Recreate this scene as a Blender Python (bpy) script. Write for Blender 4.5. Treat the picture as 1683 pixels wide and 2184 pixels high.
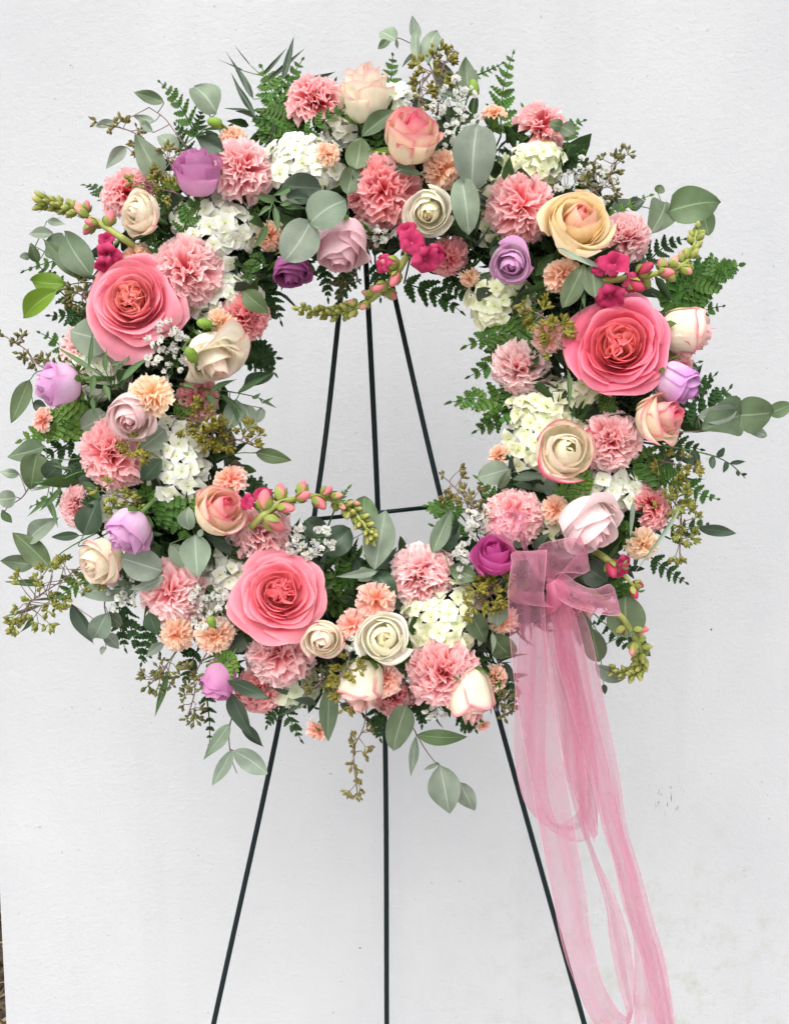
import bpy, math, random
import numpy as np
from mathutils import Vector, Matrix

for o in list(bpy.data.objects):
    bpy.data.objects.remove(o, do_unlink=True)
scene = bpy.context.scene
COL = scene.collection
R = math.radians

# ------------------------------------------------------------------ camera
PITCH = R(7.4)                      # the phone looks slightly down
CAM = Vector((0.0, -1.2, 1.25))
DIST = 1.2                          # camera to the plane of the wreath
FPX = 2312.0                        # focal length in units of a 1683 x 2184 frame
FW, FH = 1683.0, 2184.0
fwd = Vector((0, math.cos(PITCH), -math.sin(PITCH)))
upv = Vector((0, math.sin(PITCH), math.cos(PITCH)))
rot = Matrix(((1, 0, 0), (upv.x, upv.y, upv.z), (-fwd.x, -fwd.y, -fwd.z))).transposed()
cam_data = bpy.data.cameras.new('camera')
cam_data.sensor_fit = 'HORIZONTAL'
cam_data.sensor_width = 36.0
cam_data.lens = 36.0 * FPX / FW
cam_data.clip_start = 0.02
cam_data.clip_end = 400.0
cam = bpy.data.objects.new('camera', cam_data)
COL.objects.link(cam)
cam.matrix_world = Matrix.Translation(CAM) @ rot.to_4x4()
scene.camera = cam
ORG = CAM + fwd * DIST
# the wreath leans back on its easel: its own frame is x right, y up along the lean, z out of its face
W = Matrix.Translation(ORG) @ rot.to_4x4()

# ------------------------------------------------------------------ light: bright overcast
world = bpy.data.worlds.new('World')
scene.world = world
world.use_nodes = True
nt = world.node_tree
nt.nodes.clear()
wo = nt.nodes.new('ShaderNodeOutputWorld')
bg = nt.nodes.new('ShaderNodeBackground')
sky = nt.nodes.new('ShaderNodeTexSky')
sky.sky_type = 'NISHITA'
sky.sun_disc = False
SUN_EL, SUN_AZ = R(52), R(196)      # azimuth clockwise from +Y: behind the camera, a little to the left
sky.sun_elevation = SUN_EL
sky.sun_rotation = SUN_AZ
sky.air_density = 1.0
sky.dust_density = 3.0
sky.ozone_density = 1.0
hsv = nt.nodes.new('ShaderNodeHueSaturation')
hsv.inputs['Saturation'].default_value = 0.22      # cloud cover: the sky is nearly white
nt.links.new(sky.outputs[0], hsv.inputs['Color'])
nt.links.new(hsv.outputs[0], bg.inputs['Color'])
bg.inputs['Strength'].default_value = 0.15
nt.links.new(bg.outputs[0], wo.inputs[0])
sun_d = bpy.data.lights.new('sun', 'SUN')
sun_d.energy = 1.5
sun_d.angle = R(60)
sun_d.color = (1.0, 0.975, 0.94)
sun = bpy.data.objects.new('sun', sun_d)
COL.objects.link(sun)
sdir = Vector((math.sin(SUN_AZ) * math.cos(SUN_EL), math.cos(SUN_AZ) * math.cos(SUN_EL), math.sin(SUN_EL)))
sun.rotation_euler = sdir.to_track_quat('Z', 'Y').to_euler()
sun.location = (0, -3, 5)
vs = scene.view_settings
vs.view_transform = 'Standard'
vs.look = 'None'
vs.exposure = 0.72
vs.gamma = 1.0
vs.use_curve_mapping = False
scene.render.engine = 'CYCLES'
scene.cycles.use_denoising = True
scene.cycles.use_light_tree = False
scene.cycles.use_adaptive_sampling = True
scene.cycles.adaptive_threshold = 0.035
scene.cycles.adaptive_min_samples = 12
scene.cycles.max_bounces = 7
scene.cycles.diffuse_bounces = 4
scene.cycles.transmission_bounces = 4
scene.cycles.transparent_max_bounces = 24

# ------------------------------------------------------------------ helpers
rng = random.Random(11)

def lin(r, g, b):
    f = lambda c: (c / 12.92) if c <= 0.04045 else ((c + 0.055) / 1.055) ** 2.4
    return (f(r / 255), f(g / 255), f(b / 255))

CX, CY, RING = 802.0, 862.0, 495.0

def dome(px, py):
    d = abs(math.hypot(px - CX, py - CY) - RING)
    return 0.075 * math.sqrt(max(0.0, 1 - (d / 265.0) ** 2))

def P(px, py, d):
    """point of the wreath's own frame seen at (px, py), d metres out of the ring's plane"""
    k = (DIST - d) / FPX
    return Vector(((px - FW / 2) * k, -(py - FH / 2) * k, d))

MPP = DIST / FPX

def mesh(name, V, F, mat, col=None, uv=None, smooth=True):
    me = bpy.data.meshes.new(name)
    V = np.asarray(V, dtype=np.float64)
    me.from_pydata(V.tolist(), [], F)
    if col is not None:
        a = me.color_attributes.new('Col', 'FLOAT_COLOR', 'POINT')
        c = np.ones((len(V), 4), dtype=np.float32)
        c[:, :3] = col
        a.data.foreach_set('color', c.ravel())
    if uv is not None:
        l = me.uv_layers.new(name='UVMap')
        idx = np.zeros(len(me.loops), dtype=np.int32)
        me.loops.foreach_get('vertex_index', idx)
        l.data.foreach_set('uv', np.asarray(uv, dtype=np.float32)[idx].ravel())
    me.materials.append(mat)
    if smooth:
        me.polygons.foreach_set('use_smooth', [True] * len(me.polygons))
    me.update()
    return me

def gridf(nu, nv, off=0):
    """faces of a grid stored as V[j * nu + i]"""
    return [(off + j * nu + i, off + j * nu + i + 1, off + (j + 1) * nu + i + 1, off + (j + 1) * nu + i)
            for j in range(nv - 1) for i in range(nu - 1)]

def thing(name, label, cat, M, group=None):
    o = bpy.data.objects.new(name, None)
    o.empty_display_size = 0.01
    COL.objects.link(o)
    o.matrix_world = W @ M
    o['label'] = label
    o['category'] = cat
    if group:
        o['group'] = group
    return o

def part(name, me, parent, M=None):
    o = bpy.data.objects.new(name, me)
    COL.objects.link(o)
    o.parent = parent
    if M is not None:
        o.matrix_local = M
    return o

def basis(x, y, z, o):
    return Matrix(((x.x, y.x, z.x, o.x), (x.y, y.y, z.y, o.y), (x.z, y.z, z.z, o.z), (0, 0, 0, 1)))

def aim_matrix(loc, aim, tilt, spin=0.0, s=1.0):
    """z axis: tilt degrees away from the viewer's side of the ring, towards image angle aim (0 right, 90 up)"""
    a, t = R(aim), R(tilt)
    z = Vector((math.sin(t) * math.cos(a), math.sin(t) * math.sin(a), math.cos(t)))
    h = Vector((0, 1, 0)) if abs(z.y) < 0.9 else Vector((1, 0, 0))
    x = h.cross(z).normalized()
    y = z.cross(x)
    return basis(x, y, z, loc) @ Matrix.Rotation(spin, 4, 'Z') @ Matrix.Scale(s, 4)

def catmull(pts, n):
    pts = [Vector(p) for p in pts]
    if len(pts) == 2:
        return [pts[0].lerp(pts[1], i / (n - 1)) for i in range(n)]
    ext = [pts[0] * 2 - pts[1]] + pts + [pts[-1] * 2 - pts[-2]]
    out = []
    m = len(pts) - 1
    for i in range(n):
        f = i / (n - 1) * m
        k = min(int(f), m - 1)
        t = f - k
        a, b, c, d = ext[k:k + 4]
        out.append(0.5 * ((2 * b) + (c - a) * t + (2 * a - 5 * b + 4 * c - d) * t * t + (3 * b - a - 3 * c + d) * t ** 3))
    return out

def tube_vf(pts, radii, sides=6, off=0, cap=True):
    V, F = [], []
    n = len(pts)
    prev = None
    for i, p in enumerate(pts):
        t = (pts[min(i + 1, n - 1)] - pts[max(i - 1, 0)]).normalized()
        h = prev if prev is not None else (Vector((0, 0, 1)) if abs(t.z) < 0.9 else Vector((1, 0, 0)))
        x = (h - t * h.dot(t)).normalized()
        prev = x
        y = t.cross(x)
        r = radii[i] if hasattr(radii, '__len__') else radii
        for k in range(sides):
            a = 2 * math.pi * k / sides
            V.append(tuple(p + (x * math.cos(a) + y * math.sin(a)) * r))
    for i in range(n - 1):
        for k in range(sides):
            k2 = (k + 1) % sides
            F.append((off + i * sides + k, off + i * sides + k2, off + (i + 1) * sides + k2, off + (i + 1) * sides + k))
    if cap:
        F.append(tuple(off + k for k in reversed(range(sides))))
        F.append(tuple(off + (n - 1) * sides + k for k in range(sides)))
    return V, F

def lathe_vf(prof, sides, off=0, bend=0.0):
    V, F = [], []
    for j, (r, z) in enumerate(prof):
        for k in range(sides):
            a = 2 * math.pi * k / sides
            V.append((r * math.cos(a) + bend * z * z, r * math.sin(a), z))
    for j in range(len(prof) - 1):
        for k in range(sides):
            k2 = (k + 1) % sides
            F.append((off + j * sides + k, off + j * sides + k2, off + (j + 1) * sides + k2, off + (j + 1) * sides + k))
    F.append(tuple(off + k for k in reversed(range(sides))))
    F.append(tuple(off + (len(prof) - 1) * sides + k for k in range(sides)))
    return V, F

def sstep(a, b, x):
    t = np.clip((x - a) / (b - a), 0, 1)
    return t * t * (3 - 2 * t)

def mixc(a, b, f):
    f = np.asarray(f)[..., None]
    return np.asarray(a) * (1 - f) + np.asarray(b) * f

# ------------------------------------------------------------------ materials
def new_mat(name):
    m = bpy.data.materials.new(name)
    m.use_nodes = True
    t = m.node_tree
    t.nodes.clear()
    out = t.nodes.new('ShaderNodeOutputMaterial')
    return m, t, out

def nd(t, typ, **kw):
    n = t.nodes.new(typ)
    for k, v in kw.items():
        setattr(n, k, v)
    return n

def thin_mat(name, colour=None, transl=0.25, rough=0.6, spec=0.25, vary=0.07, huevary=0.0, streak=0.0, midrib=None, blotch=0.0, satvary=0.0):
    """thin living tissue: diffuse front, some light let through; colour from the mesh's own pigment or a flat pigment"""
    m, t, out = new_mat(name)
    L = t.links.new
    if colour is None:
        c = nd(t, 'ShaderNodeAttribute', attribute_name='Col').outputs['Color']
    else:
        rgb = nd(t, 'ShaderNodeRGB')
        rgb.outputs[0].default_value = (*colour, 1)
        c = rgb.outputs[0]
    uv = nd(t, 'ShaderNodeTexCoord')
    if blotch:
        nz = nd(t, 'ShaderNodeTexNoise')
        nz.inputs['Scale'].default_value = 55.0
        nz.inputs['Detail'].default_value = 4.0
        geo = nd(t, 'ShaderNodeNewGeometry')
        L(geo.outputs['Position'], nz.inputs['Vector'])
        mr = nd(t, 'ShaderNodeMapRange')
        mr.inputs['From Min'].default_value = 0.3
        mr.inputs['From Max'].default_value = 0.7
        mr.inputs['To Min'].default_value = 1 - blotch
        mr.inputs['To Max'].default_value = 1 + blotch
        L(nz.outputs['Fac'], mr.inputs['Value'])
        mm = nd(t, 'ShaderNodeVectorMath', operation='SCALE')
        L(c, mm.inputs[0])
        L(mr.outputs[0], mm.inputs['Scale'])
        c = mm.outputs[0]
    if midrib is not None:
        sep = nd(t, 'ShaderNodeSeparateXYZ')
        L(uv.outputs['UV'], sep.inputs[0])
        ab = nd(t, 'ShaderNodeMath', operation='ABSOLUTE')
        sb = nd(t, 'ShaderNodeMath', operation='SUBTRACT')
        L(sep.outputs[0], sb.inputs[0]); sb.inputs[1].default_value = 0.5
        L(sb.outputs[0], ab.inputs[0])
        mr = nd(t, 'ShaderNodeMapRange')
        mr.inputs['From Min'].default_value = 0.012
        mr.inputs['From Max'].default_value = 0.035
        mr.inputs['To Min'].default_value = 0.75
        mr.inputs['To Max'].default_value = 0.0
        L(ab.outputs[0], mr.inputs['Value'])
        # side veins leave the midrib at an angle
        wv = nd(t, 'ShaderNodeMath', operation='MULTIPLY_ADD')
        L(ab.outputs[0], wv.inputs[0]); wv.inputs[1].default_value = -0.9; L(sep.outputs[1], wv.inputs[2])
        sn = nd(t, 'ShaderNodeMath', operation='MULTIPLY'); L(wv.outputs[0], sn.inputs[0]); sn.inputs[1].default_value = 60.0
        si = nd(t, 'ShaderNodeMath', operation='SINE'); L(sn.outputs[0], si.inputs[0])
        mv = nd(t, 'ShaderNodeMapRange')
        mv.inputs['From Min'].default_value = 0.9; mv.inputs['From Max'].default_value = 1.0
        mv.inputs['To Min'].default_value = 0.0; mv.inputs['To Max'].default_value = 0.16
        L(si.outputs[0], mv.inputs['Value'])
        mx = nd(t, 'ShaderNodeMath', operation='MAXIMUM'); L(mr.outputs[0], mx.inputs[0]); L(mv.outputs[0], mx.inputs[1])
        mix = nd(t, 'ShaderNodeMix', data_type='RGBA')
        L(mx.outputs[0], mix.inputs['Factor'])
        L(c, mix.inputs['A'])
        mix.inputs['B'].default_value = (*midrib, 1)
        c = mix.outputs['Result']
    oi = nd(t, 'ShaderNodeObjectInfo')
    hs = nd(t, 'ShaderNodeHueSaturation')
    mr = nd(t, 'ShaderNodeMapRange')
    mr.inputs['To Min'].default_value = 1 - vary
    mr.inputs['To Max'].default_value = 1 + vary
    L(oi.outputs['Random'], mr.inputs['Value'])
    L(mr.outputs[0], hs.inputs['Value'])
    if huevary:
        mh = nd(t, 'ShaderNodeMapRange')
        mh.inputs['To Min'].default_value = 0.5 - huevary
        mh.inputs['To Max'].default_value = 0.5 + huevary
        fr = nd(t, 'ShaderNodeMath', operation='FRACT')
        ml = nd(t, 'ShaderNodeMath', operation='MULTIPLY'); ml.inputs[1].default_value = 7.31
        L(oi.outputs['Random'], ml.inputs[0]); L(ml.outputs[0], fr.inputs[0]); L(fr.outputs[0], mh.inputs['Value'])
        L(mh.outputs[0], hs.inputs['Hue'])
    if satvary:
        ms = nd(t, 'ShaderNodeMapRange')
        ms.inputs['To Min'].default_value = 1 - satvary
        ms.inputs['To Max'].default_value = 1 + satvary
        fr = nd(t, 'ShaderNodeMath', operation='FRACT')
        ml = nd(t, 'ShaderNodeMath', operation='MULTIPLY'); ml.inputs[1].default_value = 13.77
        L(oi.outputs['Random'], ml.inputs[0]); L(ml.outputs[0], fr.inputs[0]); L(fr.outputs[0], ms.inputs['Value'])
        L(ms.outputs[0], hs.inputs['Saturation'])
    L(c, hs.inputs['Color'])
    c = hs.outputs[0]
    b = nd(t, 'ShaderNodeBsdfPrincipled')
    L(c, b.inputs['Base Color'])
    b.inputs['Roughness'].default_value = rough
    b.inputs['Specular IOR Level'].default_value = spec
    if streak:
        mp = nd(t, 'ShaderNodeMapping')
        mp.inputs['Scale'].default_value = (26, 2.2, 1)
        L(uv.outputs['UV'], mp.inputs['Vector'])
        nz = nd(t, 'ShaderNodeTexNoise')
        nz.inputs['Scale'].default_value = 1.0
        nz.inputs['Detail'].default_value = 3.0
        L(mp.outputs[0], nz.inputs['Vector'])
        sv = nd(t, 'ShaderNodeMapRange')
        sv.inputs['From Min'].default_value = 0.3; sv.inputs['From Max'].default_value = 0.7
        sv.inputs['To Min'].default_value = 0.955; sv.inputs['To Max'].default_value = 1.025
        L(nz.outputs['Fac'], sv.inputs['Value'])
        nb = nd(t, 'ShaderNodeTexNoise'); nb.inputs['Scale'].default_value = 90; nb.inputs['Detail'].default_value = 3
        gb = nd(t, 'ShaderNodeNewGeometry'); L(gb.outputs['Position'], nb.inputs['Vector'])
        sb2 = nd(t, 'ShaderNodeMapRange')
        sb2.inputs['From Min'].default_value = 0.3; sb2.inputs['From Max'].default_value = 0.7
        sb2.inputs['To Min'].default_value = 0.93; sb2.inputs['To Max'].default_value = 1.05
        L(nb.outputs['Fac'], sb2.inputs['Value'])
        pm = nd(t, 'ShaderNodeMath', operation='MULTIPLY'); L(sv.outputs[0], pm.inputs[0]); L(sb2.outputs[0], pm.inputs[1])
        vm = nd(t, 'ShaderNodeVectorMath', operation='SCALE'); L(c, vm.inputs[0]); L(pm.outputs[0], vm.inputs['Scale'])
        c = vm.outputs[0]
        L(c, b.inputs['Base Color'])
        bp = nd(t, 'ShaderNodeBump')
        bp.inputs['Strength'].default_value = streak
        bp.inputs['Distance'].default_value = 0.0008
        L(nz.outputs['Fac'], bp.inputs['Height'])
        L(bp.outputs[0], b.inputs['Normal'])
    if transl:
        tr = nd(t, 'ShaderNodeBsdfTranslucent')
        L(c, tr.inputs['Color'])
        mx = nd(t, 'ShaderNodeMixShader')
        mx.inputs[0].default_value = transl
        L(b.outputs[0], mx.inputs[1])
        L(tr.outputs[0], mx.inputs[2])
        L(mx.outputs[0], out.inputs[0])
    else:
        L(b.outputs[0], out.inputs[0])
    return m

M = {}
M['petal'] = thin_mat('petal', None, transl=0.44, rough=0.62, spec=0.12, vary=0.035, streak=0.3)
M['ruffle'] = thin_mat('ruffled_petal', None, transl=0.5, rough=0.8, spec=0.05, vary=0.06)
M['floret'] = thin_mat('hydrangea_floret', None, transl=0.3, rough=0.65, spec=0.15, vary=0.06, huevary=0.012)
M['pigment'] = thin_mat('bud_skin', None, transl=0.1, rough=0.5, spec=0.3, vary=0.08, blotch=0.12)
M['silver'] = thin_mat('silver_leaf', lin(130, 143, 124), 0.15, 0.5, 0.3, 0.2, 0.012, midrib=lin(172, 186, 168), blotch=0.17, satvary=0.2)
M['euc'] = thin_mat('green_grey_leaf', lin(90, 107, 76), 0.18, 0.45, 0.35, 0.16, 0.014, midrib=lin(132, 152, 116), blotch=0.17, satvary=0.2)
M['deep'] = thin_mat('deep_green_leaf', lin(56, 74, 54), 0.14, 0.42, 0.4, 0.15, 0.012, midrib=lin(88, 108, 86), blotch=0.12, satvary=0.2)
M['lime'] = thin_mat('lime_leaf', lin(104, 138, 36), 0.3, 0.45, 0.35, 0.08, 0.008, midrib=lin(150, 175, 90), blotch=0.08)
M['willow'] = thin_mat('narrow_leaf', lin(82, 110, 68), 0.2, 0.5, 0.3, 0.15, 0.015, midrib=lin(130, 150, 115))
M['fern'] = thin_mat('fern_blade', lin(76, 114, 44), 0.32, 0.45, 0.28, 0.22, 0.014, midrib=lin(82, 112, 66), blotch=0.14)
M['fernlight'] = thin_mat('fern_blade_light', lin(96, 134, 46), 0.32, 0.42, 0.4, 0.14, 0.012, midrib=lin(120, 150, 80), blotch=0.12)
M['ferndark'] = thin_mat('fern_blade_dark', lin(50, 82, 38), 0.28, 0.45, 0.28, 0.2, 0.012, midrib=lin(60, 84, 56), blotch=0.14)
M['fill'] = thin_mat('filler_leaf', None, 0.2, 0.5, 0.3, 0.0, blotch=0.2)
M['stem'] = thin_mat('green_stem', lin(86, 118, 62), 0.0, 0.5, 0.35, 0.12)
M['twig'] = thin_mat('reddish_twig', lin(122, 98, 92), 0.0, 0.55, 0.3, 0.12)
M['sepal'] = thin_mat('sepal', lin(96, 132, 56), 0.2, 0.5, 0.3, 0.12)

# ------------------------------------------------------------------ the wall, the ground
def setting(name, V, F, mat):
    me = mesh(name, V, F, mat, smooth=False)
    o = bpy.data.objects.new(name, me)
    COL.objects.link(o)
    o['kind'] = 'structure'
    return o

def box_vf(x0, x1, y0, y1, z0, z1):
    V = [(x, y, z) for z in (z0, z1) for y in (y0, y1) for x in (x0, x1)]
    F = [(0, 2, 3, 1), (4, 5, 7, 6), (0, 1, 5, 4), (2, 6, 7, 3), (0, 4, 6, 2), (1, 3, 7, 5)]
    return V, F

WALL_Y = ORG.y + 0.55

def on_wall(px, py):
    d = rot @ Vector(((px - FW / 2) / FPX, -(py - FH / 2) / FPX, -1.0))
    k = (WALL_Y - CAM.y) / d.y
    return CAM + d * k

def wall_material():
    m, t, out = new_mat('painted_render')
    L = t.links.new
    b = nd(t, 'ShaderNodeBsdfPrincipled')
    b.inputs['Roughness'].default_value = 0.75
    b.inputs['Specular IOR Level'].default_value = 0.25
    geo = nd(t, 'ShaderNodeNewGeometry')
    pos = geo.outputs['Position']
    def noise(scale, detail, rough=0.5, dist=0.0, vec=pos):
        n = nd(t, 'ShaderNodeTexNoise')
        n.inputs['Scale'].default_value = scale
        n.inputs['Detail'].default_value = detail
        n.inputs['Roughness'].default_value = rough
        n.inputs['Distortion'].default_value = dist
        L(vec, n.inputs['Vector'])
        return n.outputs['Fac']
    def rng_(v, a, b_, c, d):
        n = nd(t, 'ShaderNodeMapRange')
        for k, x in zip(('From Min', 'From Max', 'To Min', 'To Max'), (a, b_, c, d)):
            n.inputs[k].default_value = x
        L(v, n.inputs['Value'])
        return n.outputs[0]
    def math_(op, a, b_):
        n = nd(t, 'ShaderNodeMath', operation=op)
        for i, x in enumerate((a, b_)):
            if isinstance(x, (int, float)):
                n.inputs[i].default_value = x
            else:
                L(x, n.inputs[i])
        return n.outputs[0]
    def near(p, r0, r1):
        n = nd(t, 'ShaderNodeVectorMath', operation='DISTANCE')
        L(pos, n.inputs[0]); n.inputs[1].default_value = p
        return rng_(n.outputs['Value'], r0, r1, 1.0, 0.0)
    def mixcol(f, a, b_):
        n = nd(t, 'ShaderNodeMix', data_type='RGBA')
        L(f, n.inputs['Factor'])
        for k, x in (('A', a), ('B', b_)):
            if isinstance(x, tuple):
                n.inputs[k].default_value = (*x, 1)
            else:
                L(x, n.inputs[k])
        return n.outputs['Result']
    # paint: slight large-scale unevenness and roller streaks
    c = mixcol(rng_(noise(2.3, 5, 0.55), 0.3, 0.7, 0, 1), (0.445, 0.453, 0.466), (0.51, 0.515, 0.524))
    sc = nd(t, 'ShaderNodeMapping'); sc.inputs['Scale'].default_value = (9, 9, 0.7); L(pos, sc.inputs['Vector'])
    c = mixcol(rng_(noise(1.0, 4, 0.6, vec=sc.outputs[0]), 0.52, 0.8, 0, 0.35), c, (0.405, 0.415, 0.43))
    # green-grey grime low on the right
    gm = math_('MULTIPLY', near(tuple(on_wall(1420, 2130)), 0.0, 0.42), rng_(noise(26, 8, 0.7), 0.50, 0.70, 0, 0.8))
    c = mixcol(gm, c, (0.36, 0.36, 0.29))
    gm2 = math_('MULTIPLY', near(tuple(on_wall(1120, 1950)), 0.0, 0.16), rng_(noise(40, 8, 0.7), 0.55, 0.75, 0, 0.5))
    c = mixcol(gm2, c, (0.38, 0.39, 0.32))
    # a patch of flecks where the paint is chipped, and stray specks
    st = nd(t, 'ShaderNodeMapping'); st.inputs['Scale'].default_value = (1.5, 1.5, 0.62)
    st.inputs['Rotation'].default_value = (0, R(18), 0); L(pos, st.inputs['Vector'])
    fl = noise(150, 2, 0.5, vec=st.outputs[0])
    ck = math_('MULTIPLY', near(tuple(on_wall(1424, 1706)), 0.006, 0.034), rng_(fl, 0.63, 0.67, 0, 1))
    c = mixcol(ck, c, (0.14, 0.13, 0.12))
    sp = rng_(noise(140, 1, 0.3), 0.80, 0.82, 0, 0.5)
    c = mixcol(sp, c, (0.25, 0.22, 0.20))
    for (px, py, r) in ((768, 2023, 0.0020), (1517, 1343, 0.0022), (1160, 1870, 0.0018), (150, 138, 0.0012)):
        c = mixcol(near(tuple(on_wall(px, py)), r * 0.5, r), c, (0.12, 0.07, 0.06))
    L(c, b.inputs['Base Color'])
    # stucco relief
    wv = nd(t, 'ShaderNodeMapping'); wv.inputs['Scale'].default_value = (1.0, 1.0, 1.2)
    wv.inputs['Rotation'].default_value = (0, R(-22), 0); L(pos, wv.inputs['Vector'])
    h1 = noise(230, 3, 0.55, 0.1, wv.outputs[0])
    h2 = noise(110, 2, 0.5, 0.1, wv.outputs[0])
    h3 = noise(9, 2, 0.5)
    h = math_('ADD', math_('ADD', math_('MULTIPLY', h1, 0.5), math_('MULTIPLY', h2, 0.75)), math_('MULTIPLY', h3, 0.8))
    bp = nd(t, 'ShaderNodeBump')
    bp.inputs['Strength'].default_value = 0.34
    bp.inputs['Distance'].default_value = 0.003
    L(h, bp.inputs['Height'])
    L(bp.outputs[0], b.inputs['Normal'])
    L(b.outputs[0], out.inputs[0])
    return m

def noise_mat(name, a, b_, scale, rough=0.9, bump=0.4):
    m, t, out = new_mat(name)
    L = t.links.new
    b = nd(t, 'ShaderNodeBsdfPrincipled'); b.inputs['Roughness'].default_value = rough
    geo = nd(t, 'ShaderNodeNewGeometry')
    n = nd(t, 'ShaderNodeTexNoise'); n.inputs['Scale'].default_value = scale; n.inputs['Detail'].default_value = 8
    L(geo.outputs['Position'], n.inputs['Vector'])
    cr = nd(t, 'ShaderNodeMix', data_type='RGBA')
    L(n.outputs['Fac'], cr.inputs['Factor'])
    cr.inputs['A'].default_value = (*a, 1); cr.inputs['B'].default_value = (*b_, 1)
    L(cr.outputs['Result'], b.inputs['Base Color'])
    bp = nd(t, 'ShaderNodeBump'); bp.inputs['Strength'].default_value = bump; bp.inputs['Distance'].default_value = 0.01
    L(n.outputs['Fac'], bp.inputs['Height']); L(bp.outputs[0], b.inputs['Normal'])
    L(b.outputs[0], out.inputs[0])
    return m

xl = on_wall(0, 1905).x
V, F = box_vf(xl, 2.6, WALL_Y, WALL_Y + 0.12, -0.05, 2.5)
wall_o = setting('wall', V, F, wall_material())
wall_o['label'] = 'white painted stucco wall behind the wreath'
G = 150.0
setting('ground', [(-G, -G, 0), (G, -G, 0), (G, G, 0), (-G, G, 0)], [(0, 1, 2, 3)],
        noise_mat('soil', (0.035, 0.026, 0.02), (0.13, 0.10, 0.075), 40))
V, F = box_vf(-3.0, 3.0, -6.0, WALL_Y - 0.004, -0.05, 0.02)
setting('paving', V, F, noise_mat('concrete', (0.36, 0.355, 0.34), (0.50, 0.49, 0.47), 14, 0.85, 0.2))

# bark mulch and dry stalks on the soil past the wall's edge
mulch_mat = thin_mat('dry_mulch', None, 0.0, 0.85, 0.1, 0.0)
mr_ = random.Random(5)
V, F, C = [], [], []
for k in range(2600):
    x = xl + mr_.uniform(-0.75, 0.10); y = WALL_Y + mr_.uniform(0.14, 1.5)
    L_ = mr_.uniform(0.015, 0.07); a = mr_.uniform(0, 6.28); z0 = mr_.uniform(0.0, 0.03); z1 = z0 + mr_.uniform(-0.01, 0.035)
    w_ = mr_.uniform(0.0012, 0.006)
    p0 = Vector((x, y, max(z0, 0.002))); p1 = p0 + Vector((math.cos(a) * L_, math.sin(a) * L_, z1 - z0))
    o_ = len(V)
    v, f = tube_vf([p0, (p0 + p1) / 2 + Vector((0, 0, mr_.uniform(0, 0.006))), p1], [w_, w_ * 0.9, w_ * 0.5], 4, o_)
    V += v; F += f
    g = mr_.random() ** 2
    c = (0.06 + 0.36 * g, 0.042 + 0.29 * g, 0.028 + 0.17 * g)
    C += [c] * len(v)
mo = bpy.data.objects.new('mulch', mesh('mulch', V, F, mulch_mat, C, smooth=False))
COL.objects.link(mo)
mo['kind'] = 'stuff'; mo['label'] = 'dry bark mulch and stalks past the edge of the white wall'; mo['category'] = 'mulch'

# ------------------------------------------------------------------ easel and ring
m, t, out = new_mat('dark_green_enamel')
b = nd(t, 'ShaderNodeBsdfPrincipled')
b.inputs['Base Color'].default_value = (0.004, 0.011, 0.012, 1); b.inputs['Roughness'].default_value = 0.42; b.inputs['Specular IOR Level'].default_value = 0.22
nz = nd(t, 'ShaderNodeTexNoise'); nz.inputs['Scale'].default_value = 900
geo = nd(t, 'ShaderNodeNewGeometry'); t.links.new(geo.outputs['Position'], nz.inputs['Vector'])
bp = nd(t, 'ShaderNodeBump'); bp.inputs['Strength'].default_value = 0.3; bp.inputs['Distance'].default_value = 0.001
t.links.new(nz.outputs['Fac'], bp.inputs['Height']); t.links.new(bp.outputs[0], b.inputs['Normal'])
t.links.new(b.outputs[0], out.inputs[0])
M['enamel'] = m

def to_ground(a, b_):
    """continue the line a-b of the wreath's frame down to the ground"""
    wa, wb = W @ a, W @ b_
    k = (0.018 - wa.z) / (wb.z - wa.z)
    return a + (b_ - a) * k

apex = P(774, 475, -0.055)
easel = thing('wire_easel', 'dark green wire tripod easel holding up the flower wreath', 'easel', Matrix.Translation(apex))
def easel_part(name, pts, r):
    pts = catmull(pts, max(len(pts) * 8, 12)) if len(pts) > 2 else pts
    V, F = tube_vf([p - apex for p in pts], r, 10)
    return part(name, mesh(name, V, F, M['enamel']), easel)
D_ = -0.05
for pl in ([(741, 470), (721, 690), (681, 1030), (598, 1530), (456, 2184)],
           [(806, 470), (846, 650), (939, 1055), (1062, 1525), (1246, 2184)]):
    q = [P(x, y, D_) for x, y in pl]
    q.append(to_ground(q[-2], q[-1]))
    easel_part('leg', q, 0.0031)
q = [P(776, 470, -0.056), P(788, 700, -0.075), P(806, 1085, -0.105), P(822, 1600, -0.16), P(825, 2184, -0.215)]
q.append(to_ground(q[-2], q[-1]))
easel_part('leg', q, 0.0034)
easel_part('cross_bar', [P(668, 1108, D_ + 0.005), P(942, 1079, D_ + 0.005)], 0.0026)
easel_part('top_bar', [P(732, 482, D_ + 0.004), P(816, 480, D_ + 0.004)], 0.0036)
for sx in (604, 1060):
    easel_part('hook', [P(sx, 1515, D_), P(sx, 1512, D_ + 0.02), P(sx, 1506, D_ + 0.05), P(sx, 1490, D_ + 0.056)], 0.0026)

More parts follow.
